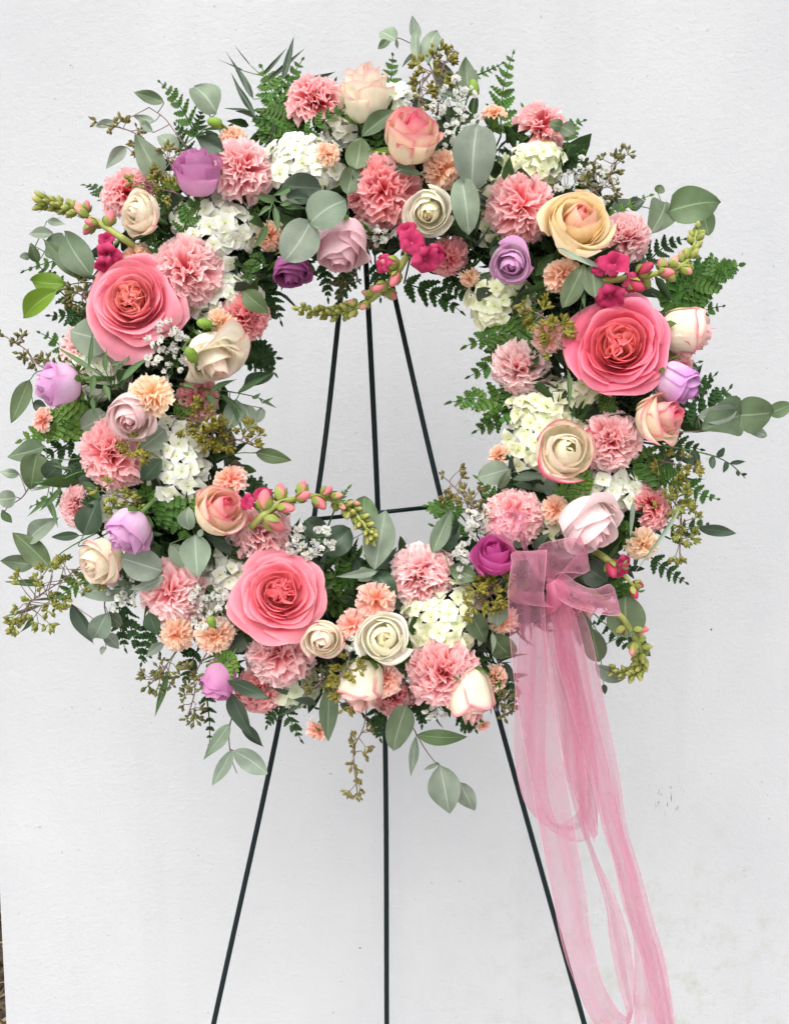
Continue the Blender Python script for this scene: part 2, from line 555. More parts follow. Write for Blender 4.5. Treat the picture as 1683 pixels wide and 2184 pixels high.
ring_c = P(CX, CY, 0)
V, F = [], []
NR, NS = 72, 12
for i in range(NR):
    a = 2 * math.pi * i / NR
    for k in range(NS):
        th = 2 * math.pi * k / NS
        rr = RING * MPP + 0.042 * math.cos(th) * (1 + 0.05 * math.sin(7 * a))
        V.append((math.cos(a) * rr, math.sin(a) * rr, 0.03 * math.sin(th)))
for i in range(NR):
    for k in range(NS):
        F.append((i * NS + k, ((i + 1) % NR) * NS + k, ((i + 1) % NR) * NS + (k + 1) % NS, i * NS + (k + 1) % NS))
ring = thing('wreath_ring', 'dark green foam ring hidden under the flowers and leaves', 'wreath ring', Matrix.Translation(ring_c))
part('foam', mesh('foam', V, F, noise_mat('wet_foam', (0.012, 0.022, 0.012), (0.025, 0.04, 0.02), 60)), ring)

# dense dark greenery between the flowers; gap shade is darkened into the leaf colours
fr = random.Random(3)
V, F, C, UV = [], [], [], []
for k in range(6200):
    a = fr.uniform(0, 2 * math.pi)
    rr = RING + max(-165, min(160, fr.gauss(0, 84)))
    px, py = CX + math.cos(a) * rr, CY + math.sin(a) * rr
    if px > 1085 and py > 1340:
        continue
    dm = dome(px, py)
    base = P(px, py, fr.uniform(-0.03, dm + 0.016))
    aim = Vector((fr.gauss(0, 1), fr.gauss(0, 1), fr.gauss(0.25, 0.6))).normalized()
    ln = fr.uniform(0.014, 0.040); wd = ln * fr.choice((0.24, 0.3, 0.4, 0.62))
    side = aim.cross(Vector((fr.gauss(0, 1), fr.gauss(0, 1), fr.gauss(0.6, 0.6)))).normalized() * wd
    nrm = aim.cross(side).normalized() * ln * 0.12
    o_ = len(V)
    for t_, w_ in ((0, 0.08), (0.22, 0.42), (0.45, 0.5), (0.75, 0.3), (1.0, 0.0)):
        ctr = base + aim * ln * t_ - nrm * (t_ * t_ * 2)
        for s_ in (-1, 0, 1):
            V.append(tuple(ctr + side * s_ * w_ + (nrm * 0.6 if s_ else nrm * 0) * (w_ * 2)))
            UV.append((0.5 + s_ * 0.5, t_))
    F += gridf(3, 5, o_)
    g = fr.random()
    if fr.random() < 0.66:
        c = (0.015 + 0.032 * g, 0.036 + 0.058 * g, 0.010 + 0.014 * g)
    else:
        c = (0.045 + 0.05 * g, 0.068 + 0.065 * g, 0.042 + 0.045 * g)
    C += [c] * 15
fo = bpy.data.objects.new('filler_foliage', mesh('filler_foliage', V, F, M['fill'], C, UV))
COL.objects.link(fo)
fo.matrix_world = W
fo['kind'] = 'stuff'; fo['label'] = 'dense dark green leaves filling the wreath between and behind the flowers'; fo['category'] = 'foliage'

# ------------------------------------------------------------------ flower builders
def stem_to_ring(root, px, py, Mroot, r=0.0017, start=(0, 0, 0)):
    """the flower's own stalk, pushed into the foam ring"""
    a = math.atan2(py - CY, px - CX)
    d = math.hypot(px - CX, py - CY)
    rr = RING + max(-38, min(38, (d - RING) * 0.45))
    end = P(CX + math.cos(a) * rr, CY + math.sin(a) * rr, 0.006)
    e = Mroot.inverted() @ end
    s = Vector(start)
    sc = Mroot.to_scale().x
    L_ = (e - s).length
    mid = s.lerp(e, 0.4) + Vector((0, 0, -0.22 * L_))
    pts = catmull([s, mid, e], 7)
    V, F = tube_vf(pts, r / sc, 6)
    part('stem', mesh('stem', V, F, M['stem']), root)

def bez(c, t):
    c = np.asarray(c)
    t = t[..., None]
    return c[0] * (1 - t) ** 3 + 3 * c[1] * t * (1 - t) ** 2 + 3 * c[2] * t * t * (1 - t) + c[3] * t ** 3

def petal_vf(ctrl, A, az, rs, colour, curl=0.5, tuck=0.05, drop=0.22, rip=0.03, tip=0.03, tc=0.68, nu=13, nv=12, basew=0.4, zshift=0.0):
    u = np.linspace(-1, 1, nu)
    t = np.linspace(0, 1, nv) ** 0.9
    U, T = np.meshgrid(u, t)
    ph = rs.uniform(0, 6.28)
    ph2 = rs.uniform(0, 6.28)
    top = 1 - drop * np.abs(U) ** 2.4 + tip * np.exp(-(U / 0.22) ** 2) + 0.02 * np.sin(5 * U + ph)
    tt = T * top
    rz = bez(ctrl, np.clip(tt, 0, 1.06))
    r, z = rz[..., 0], rz[..., 1]
    ang = U * A * (basew + (1 - basew) * sstep(0, 0.55, T))
    q = np.clip((tt - tc * (0.92 + 0.1 * np.sin(2.3 * U + ph2))) / (1 - tc), 0, 1.2)
    cu = curl * (1 + 0.35 * np.sin(2.1 * U + ph))
    r = r + cu * q ** 1.8 * 0.27 + curl * 0.10 * np.abs(U) ** 4 * sstep(0.35, 1, T)
    z = z - cu * q ** 2.6 * 0.26
    r = r * (1 + tuck * U)
    r = r + rip * T ** 2 * np.sin(3.3 * U + ph2) + 0.5 * rip * T ** 3 * np.sin(8.0 * U + ph)
    z = z + 0.6 * rip * T ** 3 * np.sin(6 * U + ph2)
    X = r * np.cos(ang + az)
    Y = r * np.sin(ang + az)
    V = np.stack([X, Y, z + zshift], -1).reshape(-1, 3)
    edge = np.maximum(T, np.abs(U) * sstep(0.25, 0.8, T))
    col = colour(U.ravel(), T.ravel(), edge.ravel())
    uv = np.stack([(U.ravel() + 1) / 2, T.ravel()], -1)
    return V, gridf(nu, nv), col, uv

def make_rose(name, label, px, py, width, aim, tilt, pal, d=0.0, openness=0.5, n=20, height=1.5, spin=None, seed=0, sepals=False, curl=1.0, kind='bud', center=0):
    rs = random.Random(seed * 7919 + int(px) * 31 + int(py))
    sc = width / 2.0 * MPP / ((1.0 + 0.36 * openness) if kind == 'bud' else 1.40)
    dd = 0.048 + dome(px, py) + d
    Mr = aim_matrix(P(px, py, dd), aim, tilt, rs.uniform(0, 6.28) if spin is None else spin, sc)
    root = thing(name, label, 'rose', Mr, 'roses in the wreath')
    inner, outer, edge, ew, ea = pal['inner'], pal['outer'], pal['edge'], pal.get('ew', 0.12), pal.get('ea', 0.7)
    basec = pal.get('base', outer)
    zs = -height * 0.5
    lerp = lambda a, b, f: tuple((a[0] + (b[0] - a[0]) * f, a[1] + (b[1] - a[1]) * f))
    H = height
    if kind == 'bud':
        o = openness
        layers = [  # petals, profile, half width, curl, s; the heart closes over itself, the outer petals open
            (2, [(.04, .3), (.26, .6), (.30, 1.15), (.02, H * .95)], 1.9, .0, 0.10),
            (3, [(.06, .2), (.46, .4), (.46, 1.08), (.11, H * .98)], 1.4, .05, 0.28),
            (3, [(.08, .1), (.66, .25), (.64, 1.02), (.23, H * .995)], 1.35, .16, 0.46),
            (3, [(.10, .03), (.88, .12), (.82, .95), (.40 + .08 * o, H * (1.0 - .03 * o))], 1.4, .35 + .3 * o, 0.66),
            (4, [(.12, .0), (1.04, .04), (.94 + .04 * o, .92), (.58 + .18 * o, H * (.98 - .15 * o))], 1.25, .42 + .75 * o, 0.84),
            (3 if o < 0.7 else 4, [(.12, -.02), (1.14, -.02), (1.04 + .06 * o, .80), (.74 + .26 * o, H * (.95 - .31 * o))], 1.3, .45 + 1.05 * o, 1.0)]
    else:
        layers = [
            (4, [(.03, .15), (.24, .35), (.30, .66), (.27, .80)], 1.3, .08, 0.0),
            (5, [(.05, .1), (.38, .2), (.43, .6), (.36, .87)], 1.2, .16, 0.16),
            (5, [(.06, .1), (.48, .18), (.53, .6), (.46, .92)], 1.2, .22, 0.28),
            (4, [(.08, .08), (.60, .15), (.65, .58), (.57, .95)], 1.25, .34, 0.40),
            (5, [(.08, .05), (.72, .1), (.77, .56), (.68, .96)], 1.1, .46, 0.52),
            (4, [(.1, .03), (.84, .06), (.90, .52), (.80, .92)], 1.2, .65, 0.66),
            (4, [(.1, 0), (.96, -.02), (1.04, .45), (.92, .84)], 1.15, 1.0, 0.84),
            (5, [(.12, -.06), (.98, -.14), (1.16, .20), (1.06, .64)], 1.05, 1.2, 1.0)]
    az0 = rs.uniform(0, 6.28)
    for (cnt, lay, A0, cl0, s) in layers:
        az0 += 0.9
        lj_ = rs.uniform(0.93, 1.07)
        lay = [(a * lj_, b_) for a, b_ in lay]
        for k in range(cnt):
            az = az0 + k * 2 * math.pi / cnt + rs.uniform(-0.2, 0.2)
            A = A0 * rs.uniform(0.92, 1.08)
            cl = curl * cl0 * rs.uniform(0.65, 1.35)
            rip = 0.010 + (0.022 if kind == 'bud' else 0.045) * s
            drop = (0.14 + (0.02 + 0.08 * openness) * s) * min(1.0, 1.5 / H) if kind == 'bud' else 0.12 + 0.15 * s
            tipv = (0.0 if kind == 'bud' else 0.01 + 0.03 * s)
            base_c = mixc(inner, outer, np.array(min(1.0, s * pal.get('ramp', 1.25))))
            base_c = base_c * rs.uniform(0.96, 1.02)
            def colour(u, t, e, s=s, base_c=base_c):
                c = np.tile(base_c, (len(u), 1))
                c = mixc(c, np.tile(np.asarray(basec), (len(u), 1)), (1 - sstep(0.0, 0.42, t)) * pal.get('bw', 0.6))
                es = ea * (pal.get('ei', 0.35) + (1 - pal.get('ei', 0.35)) * s ** 3)
                return mixc(c, np.tile(np.asarray(edge), (len(u), 1)), sstep(1 - ew, 1.0, e) * es)
            j = rs.uniform(0.92, 1.06)
            zj = rs.uniform(0.91, 1.05)
            ctrl = [(a * j, b_ * zj) for a, b_ in lay]
            V, F, c, uv = petal_vf(ctrl, A, az, rs, colour, curl=cl, tuck=(0.11 - 0.03 * s) if kind == 'bud' else 0.07, drop=drop, rip=rip, tip=tipv, zshift=zs,
                                   tc=rs.uniform(0.60, 0.72) if kind == 'bud' else rs.uniform(0.55, 0.68), nu=15, nv=15, basew=0.5)
            sw_ = (0.11 if tilt < 45 else 0.075) * (1 - 0.4 * s)
            V = V + np.array([rs.uniform(-sw_, sw_), rs.uniform(-sw_, sw_), 0]) * np.clip((V[:, 2:3] - zs) / 0.6, 0, 1)
            part('petal', mesh('petal', V, F, M['petal'], c, uv), root)
    # quartered heart: folded little petals
    for k in range(center):
        a = rs.uniform(0, 6.28)
        rr = 0.46 * math.sqrt(rs.random())
        h = rs.uniform(0.84, 0.98)
        ctrl = [(0.02, 0.25), (0.13, 0.4), (0.15, 0.7), (rs.uniform(0.13, 0.22), h)]
        def colour(u, t, e):
            c = np.tile(np.asarray(inner) * rs.uniform(0.92, 1.04), (len(u), 1))
            return mixc(c, np.tile(np.asarray(outer), (len(u), 1)), sstep(0.75, 1.0, e) * 0.55)
        V, F, c, uv = petal_vf(ctrl, 1.35, a + 3.1416 + rs.uniform(-1.2, 1.2), rs, colour, curl=0.18, rip=0.03, drop=0.15, zshift=zs, nu=9, nv=8)
        V = V + np.array([math.cos(a) * rr * 0.85, math.sin(a) * rr * 0.85, 0])
        part('petal', mesh('petal', V, F, M['petal'], c, uv), root)
    # calyx
    if sepals or (kind == 'bud' and tilt > 55):
        for k in range(5):
            a = k * 1.2566 + rs.uniform(-0.2, 0.2)
            ctrl = [(0.1, -0.03), (0.72, -0.10), (1.10, 0.12), (1.22, rs.uniform(0.45, 0.8))]
            V, F, c, uv = petal_vf(ctrl, 0.30, a, rs, lambda u, t, e: np.tile(np.asarray(lin(96, 128, 62)), (len(u), 1)),
                                   curl=0.2, drop=0.75, rip=0.02, tip=0.1, zshift=zs, nu=5, nv=8, basew=0.9)
            part('sepal', mesh('sepal', V, F, M['petal'], c, uv), root)
    prof = [(0.05, zs - 0.30), (0.15, zs - 0.26), (0.17, zs - 0.1), (0.13, zs + 0.03)]
    V, F = lathe_vf(prof, 8)
    part('hip', mesh('hip', V, F, M['sepal']), root)
    stem_to_ring(root, px, py, Mr, 0.0026, (0, 0, zs - 0.28))
    return root

# carnations: a shared store of frilled petals, each flower sets its own out
def carnation_petal(seed, pal):
    rs = random.Random(seed)
    nu, nv = 37, 8
    u = np.linspace(-1, 1, nu)
    t = np.linspace(0, 1, nv) ** 0.85
    U, T = np.meshgrid(u, t)
    hw = 0.05 + 0.55 * T ** 1.0
    p1, p2, p3 = (rs.uniform(0, 6.28) for _ in range(3))
    x = U * hw
    y = T * (1 - 0.08 * U ** 2)
    teeth = np.array([rs.uniform(0.0, 0.028) if i % 2 else rs.uniform(-0.022, 0.0) for i in range(nu)])
    y = y + teeth[None, :] * np.clip((T - 0.72) / 0.28, 0, 1) ** 2
    z = T ** 2.2 * (0.09 * np.sin(3.0 * U + p1) + 0.10 * np.sin(8.5 * U + p2)) + T ** 3 * 0.07 * np.sin(14 * U + p3) + T ** 5 * 0.02 * np.sin(27 * U + p1)
    z = z - rs.uniform(0.04, 0.2) * T ** 3
    x = x + T ** 3 * 0.04 * np.sin(7 * U + p3)
    V = np.stack([x, y, z], -1).reshape(-1, 3)
    e = T.ravel()
    c = mixc(np.tile(pal[0], (len(e), 1)), np.tile(pal[1], (len(e), 1)), sstep(0.35, 0.86, e))
    c = mixc(c, np.tile(pal[2], (len(e), 1)), sstep(0.76, 1.0, e) * 0.95)
    uv = np.stack([(U.ravel() + 1) / 2, e], -1)
    return mesh('petal', V, gridf(nu, nv), M['ruffle'], c, uv)

CPAL = {
    'pink': (lin(254, 120, 132), lin(255, 180, 184), lin(255, 222, 221)),
    'pink2': (lin(254, 138, 150), lin(255, 194, 197), lin(255, 229, 228)),
    'pale': (lin(253, 172, 180), lin(255, 216, 216), lin(255, 241, 239)),
    'rosy': (lin(252, 110, 124), lin(255, 166, 172), lin(255, 210, 209)),
    'peach': (lin(250, 178, 140), lin(255, 216, 190), lin(255, 234, 217)),
    'cream': (lin(250, 202, 150), lin(255, 228, 196), lin(255, 240, 220)),
    'blush': (lin(250, 166, 146), lin(255, 208, 194), lin(255, 230, 220)),
}
CLIB = {k: [carnation_petal(100 * i + j, p) for j in range(9)] for i, (k, p) in enumerate(CPAL.items())}
CALYX = None

def make_carnation(name, label, px, py, width, aim, tilt, pal='pink', d=0.0, n=56, spread=100, cat='carnation', group='carnations in the wreath', calyx=False, core=0.62, push=0.028):
    rs = random.Random(int(px * 13 + py * 7))
    if pal == 'pink' and rs.random() < 0.45:
        pal = 'pink2'
    if n > 30:
        tilt += rs.uniform(-4, 14)
    rad = width / 2.0 * MPP / 1.02
    a, t = R(aim), R(tilt)
    z = Vector((math.sin(t) * math.cos(a), math.sin(t) * math.sin(a), math.cos(t)))
    ctr = P(px, py, push + dome(px, py) + d) - z * rad * 0.38      # the dome's foot lies behind its middle
    Mr = aim_matrix(ctr, aim, tilt, rs.uniform(0, 6.28), rad)
    root = thing(name, label, cat, Mr, group)
    lib = CLIB[pal]
    lib2 = CLIB[{'pink2': 'pale', 'pink': 'pink2', 'rosy': 'pink', 'pale': 'pink', 'peach': 'cream', 'cream': 'peach', 'blush': 'peach'}[pal]]
    if n > 30:
        n = rs.randint(46, 60); spread = rs.uniform(88, 106)
    ex_ = Matrix.Diagonal((rs.uniform(0.93, 1.05), rs.uniform(0.93, 1.05), rs.uniform(0.8, 1.05), 1))
    for k in range(n):
        s = (k + 0.5) / n
        ph = R(spread) * s ** 0.62 + rs.uniform(-0.07, 0.07)
        az = k * 2.399 + rs.uniform(-0.35, 0.35)
        ln = (core + (1.0 - core) * s ** 0.8 + 0.22 * (1 - s)) * rs.uniform(0.92, 1.06)
        dy = Vector((math.sin(ph) * math.cos(az), math.sin(ph) * math.sin(az), math.cos(ph)))
        inn = Vector((-math.cos(ph) * math.cos(az), -math.cos(ph) * math.sin(az), math.sin(ph)))
        x = dy.cross(inn)
        Mp = basis(x, dy, inn, Vector((0, 0, 0))) @ Matrix.Rotation(rs.gauss(0, 0.55 if s < 0.55 else 0.22), 4, 'Y')
        wsc = rs.uniform(0.9, 1.15)
        zsc = (1.6 - 0.7 * s) * rs.uniform(0.8, 1.2)
        part('petal', rs.choice(lib2 if rs.random() < 0.14 else lib), root, Mp @ Matrix.Diagonal((ln * wsc, ln, ln * zsc, 1)))
    root.matrix_world = root.matrix_world @ ex_
    prof = [(0.05, -0.85), (0.16, -0.80), (0.20, -0.55), (0.22, -0.2), (0.30, 0.05)] if not calyx else \
           [(0.06, -1.1), (0.22, -1.02), (0.30, -0.7), (0.34, -0.25), (0.44, 0.12)]
    V, F = lathe_vf(prof, 10)
    part('calyx', mesh('calyx', V, F, M['sepal']), root)
    stem_to_ring(root, px, py, Mr, 0.0018, (0, 0, -0.85))
    return root

# hydrangea florets
def floret_mesh(seed, ca, cb):
    rs = random.Random(seed)
    V, F, C, UV = [], [], [], []
    for k in range(4):
        a = k * math.pi / 2 + rs.uniform(-0.12, 0.12)
        L_ = rs.uniform(0.88, 1.08)
        wd = rs.uniform(0.48, 0.60)
        nu, nv = 5, 6
        lift = rs.uniform(-0.05, 0.42)
        o_ = len(V)
        ph = rs.uniform(0, 6.28)
        for j in range(nv):
            t_ = j / (nv - 1)
            w_ = wd * math.sin(math.pi * min(1, (t_ * 0.90 + 0.06)) ** 0.8) ** 0.7
            for i in range(nu):
                u = i / (nu - 1) * 2 - 1
                r_ = t_ * L_ * (1 - 0.08 * u * u * t_)
                x, y = r_, u * w_
                z = lift * t_ + 0.10 * u * u * t_ - 0.20 * t_ ** 3 + 0.04 * math.sin(4 * u + ph) * t_ + 0.02 * (k % 2)
                V.append((x * math.cos(a) - y * math.sin(a), x * math.sin(a) + y * math.cos(a), z))
                f = min(1, t_ * 1.5)
                C.append(tuple(ca[q] * (1 - f) + cb[q] * f for q in range(3)))
                UV.append((u * 0.5 + 0.5, t_))
        F += gridf(nu, nv, o_)
    v, f = lathe_vf([(0.02, 0.16), (0.10, 0.12), (0.11, 0.05), (0.05, -0.05)], 6, len(V))
    V += v; F += [tuple(reversed(q_)) for q_ in f]; C += [lin(206, 214, 140)] * len(v); UV += [(0.5, 0)] * len(v)
    return mesh('floret', V, F, M['floret'], C, UV)

HPAL = {'white': (lin(230, 236, 200), lin(250, 250, 243)), 'cream': (lin(222, 232, 174), lin(247, 247, 224)), 'green': (lin(205, 216, 176), lin(226, 230, 208))}  # green set: shade on the low bottom-left head, put into its petal colour
HLIB = {k: [floret_mesh(40 * i + j, *p) for j in range(6)] for i, (k, p) in enumerate(HPAL.items())}

def make_hydrangea(label, px, py, w, h, pal='white', d=0.0, n=34, fl=20.0, aim=90, tilt=10, rollz=0):
    rs = random.Random(int(px * 3 + py * 17))
    dd = 0.006 + dome(px, py) + d
    Mr = aim_matrix(P(px, py, dd), aim, tilt, 0)
    root = thing('hydrangea', label, 'hydrangea', Mr, 'hydrangea heads in the wreath')
    w *= 1.1; h *= 1.1; n = int(n * 1.6)
    rx, ry = (w / 2 - fl * 0.55) * MPP, (h / 2 - fl * 0.55) * MPP
    rz = 0.030
    for k in range(n):
        c = 1 - (k + 0.5) / n * 1.12
        ph = math.acos(max(-1, c))
        az = k * 2.399 + rs.uniform(-0.3, 0.3)
        j = rs.uniform(0.82, 1.12)
        x0, y0 = math.sin(ph) * math.cos(az), math.sin(ph) * math.sin(az)
        cr, sr = math.cos(R(rollz)), math.sin(R(rollz))
        pos = Vector(((x0 * rx * cr - y0 * ry * sr) * j, (x0 * rx * sr + y0 * ry * cr) * j, c * rz * j))
        nrm = Vector((pos.x / max(rx, ry), pos.y / max(rx, ry), 0.30 + 0.8 * c + rs.uniform(-.15, .25))) + Vector((rs.gauss(0, .22), rs.gauss(0, .22), 0))
        nrm.normalize()
        hh = Vector((0, 1, 0)) if abs(nrm.y) < 0.9 else Vector((1, 0, 0))
        xa = hh.cross(nrm).normalized(); ya = nrm.cross(xa)
        s_ = fl * MPP * rs.uniform(0.82, 1.15)
        part('floret', rs.choice(HLIB[pal]), root, basis(xa, ya, nrm, pos) @ Matrix.Rotation(rs.uniform(0, 6.28), 4, 'Z') @ Matrix.Scale(s_, 4))
    stem_to_ring(root, px, py, Mr, 0.0022, (0, 0, -0.02))
    return root

# leaves
def leaf_mesh(kind, seed, mat):
    rs = random.Random(seed)
    nu, nv = 7, 12
    V, UV = [], []
    bend = rs.uniform(-0.22, 0.30); fold = rs.uniform(0.02, 0.20); tw = rs.uniform(-0.6, 0.6); side = rs.uniform(-0.05, 0.05)
    ph = rs.uniform(0, 6.28)
    for j in range(nv):
        t = j / (nv - 1)
        if kind == 'round':
            w = max(0.0, math.sin(math.pi * t ** 0.86)) ** 0.56
        elif kind == 'heart':
            w = max(0.0, math.sin(math.pi * t ** 0.62)) ** 0.72
        elif kind == 'ovate':
            w = max(0.0, math.sin(math.pi * t ** 0.82)) ** 0.85 * (1 - 0.10 * t)
        elif kind == 'lance':
            w = max(0.0, math.sin(math.pi * t ** 0.78)) ** 1.15
        else:
            w = max(0.0, math.sin(math.pi * t ** 0.7)) ** 1.0 * (1 - 0.3 * t)
        w = max(w, 0.015)
        cx = (side if kind != 'willow' else side * 4) * math.sin(math.pi * t)
        for i in range(nu):
            u = i / (nu - 1) * 2 - 1
            x = cx + u * w * 0.5
            z = bend * math.sin(math.pi * t) * 0.6 + fold * abs(u) * w + tw * u * w * (t - 0.5) * 0.6 + 0.05 * math.sin(6 * t + 2 * u + ph) * abs(u)
            V.append((x, t, z))
            UV.append((u * 0.5 + 0.5, t))
    return mesh('leaf', V, gridf(nu, nv), mat, None, UV)

LEAFLIB = {}
def get_leaf(kind, mat, rs):
    key = (kind, mat)
    if key not in LEAFLIB:
        LEAFLIB[key] = [leaf_mesh(kind, hash_(kind + mat) + j, M[mat]) for j in range(8)]
    return rs.choice(LEAFLIB[key])

def hash_(s):
    h = 7
    for ch in s:
        h = (h * 31 + ord(ch)) % 100003
    return h

def leaf_matrix(b, tpt, width, roll, inv):
    y = tpt - b
    ln = y.length
    y = y / ln
    view = Vector((0, 0, 1))
    z = (view - y * view.dot(y)).normalized()
    x = y.cross(z)
    z2 = z * math.cos(roll) + x * math.sin(roll)
    x2 = y.cross(z2)
    return inv @ basis(x2, y, z2, b) @ Matrix.Diagonal((width, ln, min(ln, width * 1.6), 1))

def make_sprig(label, stem, leaves, mat='silver', d=0.0, stemmat='stem', name='eucalyptus_sprig', cat='eucalyptus', group='eucalyptus sprigs in the wreath', sr=0.0009, rollmax=22, stemd=None, kind='round'):
    """stem: pixel path from inside the wreath outwards; leaves: (base x, base y, tip x, tip y, width, [dz], [kind], [mat])"""
    rs = random.Random(int(stem[0][0] * 5 + stem[0][1] * 11 + len(leaves)))
    dz0 = 0.03 + d
    def dep(x, y, extra=0.0):
        return 0.9 * dome(x, y) + dz0 + extra
    pts = [P(x, y, dep(x, y, -0.006)) for x, y in stem]
    first = pts[0].copy()
    a = math.atan2(stem[0][1] - CY, stem[0][0] - CX)
    inn = P(CX + math.cos(a) * RING, CY + math.sin(a) * RING, 0.008)
    Mr = Matrix.Translation(first)
    inv = Mr.inverted()
    root = thing(name, label, cat, Mr, group)
    path = catmull([inn, inn.lerp(first, 0.55) + Vector((0, 0, 0.004))] + pts, 6 + 6 * len(pts))
    V, F = tube_vf([p - first for p in path], [sr * (1.25 - 0.75 * i / (len(path) - 1)) for i in range(len(path))], 6)
    part('stem', mesh('stem', V, F, M[stemmat]), root)
    for lf in leaves:
        bx, by, tx, ty, wd = lf[:5]
        dz = lf[5] if len(lf) > 5 else 0.0
        kd = lf[6] if len(lf) > 6 else kind
        mt = lf[7] if len(lf) > 7 else mat
        roll = R(rs.uniform(-rollmax, rollmax))
        db = dep(bx, by, dz)
        dt = dep(bx, by, dz) * 0.5 + dep(tx, ty, dz) * 0.5 + rs.uniform(-0.008, 0.012)
        b_, t_ = P(bx, by, db), P(tx, ty, dt)
        wm = wd * MPP / max(0.75, math.cos(roll))
        lm_ = leaf_matrix(b_, t_, wm, roll, inv)
        lo_ = part('leaf', get_leaf(kd, mt, rs), root, lm_)
        # leaf stalk back to the nearest point of the stem
        near = min(path, key=lambda p: (p - b_).length)
        if (near - b_).length > 0.003:
            V, F = tube_vf([near - first, (near + b_) / 2 - first + Vector((0, 0, -0.001)), b_ - first], [0.0006, 0.0005, 0.0005], 5)
            li_ = lm_.inverted(); V = [tuple(li_ @ Vector(v_)) for v_ in V]
            part('leaf_stalk', mesh('leaf_stalk', V, F, M[stemmat]), lo_)
    return root

# fern fronds
def pinna_mesh(seed, mat, teeth=6):
    rs = random.Random(seed)
    V, F, UV = [], [], []
    prof = [(0.0, 0.03)]
    n = teeth
    for k in range(n):
        t0 = (k + 0.35) / (n + 0.6)
        t1 = (k + 1.05) / (n + 0.6)
        env = 0.27 * (1 - (k / n) ** 1.7) * (0.8 if k == 0 else 1.0) + 0.03
        prof.append((t0, env * 0.78))
        prof.append((t1 + 0.02, env * rs.uniform(0.92, 1.1)))
        prof.append((t1 + 0.005, env * 0.72))
    prof.append((1.0, 0.0))
    sag = rs.uniform(0.05, 0.22); fold = rs.uniform(0.1, 0.4); crv = rs.uniform(-0.10, 0.10)
    for (t, w) in prof:
        for s in (-1, 0, 1):
            V.append((s * w + crv * t * t, t, fold * abs(s) * w - sag * t * t))
            UV.append((0.5 + s * w * 0.9, t))
    F = gridf(3, len(prof))
    return mesh('pinna', V, F, M[mat], None, UV)

FLIB = {m_: [pinna_mesh(900 + 17 * i + j, m_, 4 + j % 2) for j in range(6)] for i, m_ in enumerate(('fern', 'fernlight', 'ferndark'))}

def make_fern(label, bx, by, tx, ty, width, mat='fern', d=0.0, bow=0.0, n=None, tipd=0.0, roll=None):
    rs = random.Random(int(bx * 7 + by * 3 + tx))
    db = 0.012 + 0.85 * dome(bx, by) + d
    dt = 0.012 + 0.5 * (dome(bx, by) + dome(tx, ty)) * 0.85 + d + tipd
    b_, t_ = P(bx, by, db), P(tx, ty, dt)
    axis = t_ - b_
    ln = axis.length
    y = axis.normalized()
    view = Vector((0, 0, 1))
    z = (view - y * view.dot(y)).normalized()
    rl = R(rs.uniform(-24, 24)) if roll is None else R(roll)
    x = y.cross(z)
    z = z * math.cos(rl) + x * math.sin(rl)
    x = y.cross(z)
    Mr = basis(x, y, z, b_)
    root = thing('fern_frond', label, 'fern', Mr, 'fern fronds in the wreath')
    inv = Mr.inverted()
    a = math.atan2(by - CY, bx - CX)
    inn = inv @ P(CX + math.cos(a) * RING, CY + math.sin(a) * RING, 0.008)
    bw = (bow if bow else rs.uniform(-0.09, 0.09)) * ln
    def pt(t):
        return Vector((bw * math.sin(math.pi * t), ln * t, 0.05 * ln * math.sin(math.pi * t) - 0.02 * ln * t * t))
    path = [inn, inn.lerp(Vector((0, 0, 0)), 0.5) + Vector((0, 0, 0.003))] + [pt(i / 12) for i in range(13)]
    V, F = tube_vf(path, [0.0011] * 2 + [0.0010 - 0.0006 * i / 12 for i in range(13)], 5)
    part('rachis', mesh('rachis', V, F, M['ferndark' if mat != 'fernlight' else 'stem']), root)
    wm = width * MPP
    if n is None:
        n = max(5, min(8, int(ln / MPP / 24)))
    for k in range(n):
        t = 0.04 + 0.90 * (k / n) ** 0.95
        L_ = wm * 0.76 * (1 - t) ** 0.72 * (0.80 if k == 0 else 1.0)
        L_ = max(L_, wm * 0.10)
        p = pt(t)
        tg = (pt(min(1, t + 0.03)) - pt(t)).normalized()
        for s in (-1, 1):
            an = R(rs.uniform(46, 58) - 18 * t) * s
            dr = Matrix.Rotation(-an, 3, 'Z') @ tg
            zz = Vector((0, 0, 1)) + Vector((-dr.x * 0.0, 0, 0))
            zz = (zz - dr * zz.dot(dr)).normalized()
            rl2 = rs.gauss(0.0, 0.22)
            xx = dr.cross(zz)
            z3 = zz * math.cos(rl2) + xx * math.sin(rl2)
            x3 = dr.cross(z3)
            l2 = L_ * rs.uniform(0.88, 1.1)
            part('pinna', rs.choice(FLIB[mat]), root, basis(x3, dr, z3, p) @ Matrix.Diagonal((l2 * rs.uniform(0.85, 1.05) * (1 + 0.4 * (t > 0.55)), l2, l2 * rs.uniform(0.5, 1.1), 1)))
    tg = (pt(1) - pt(0.95)).normalized()
    xx = tg.cross(Vector((0, 0, 1))).normalized()
    l2 = max(wm * 0.22, 0.008)
    part('pinna', FLIB[mat][0], root, basis(xx, tg, xx.cross(tg), pt(0.93)) @ Matrix.Diagonal((l2 * 0.8, l2, l2, 1)))
    return root

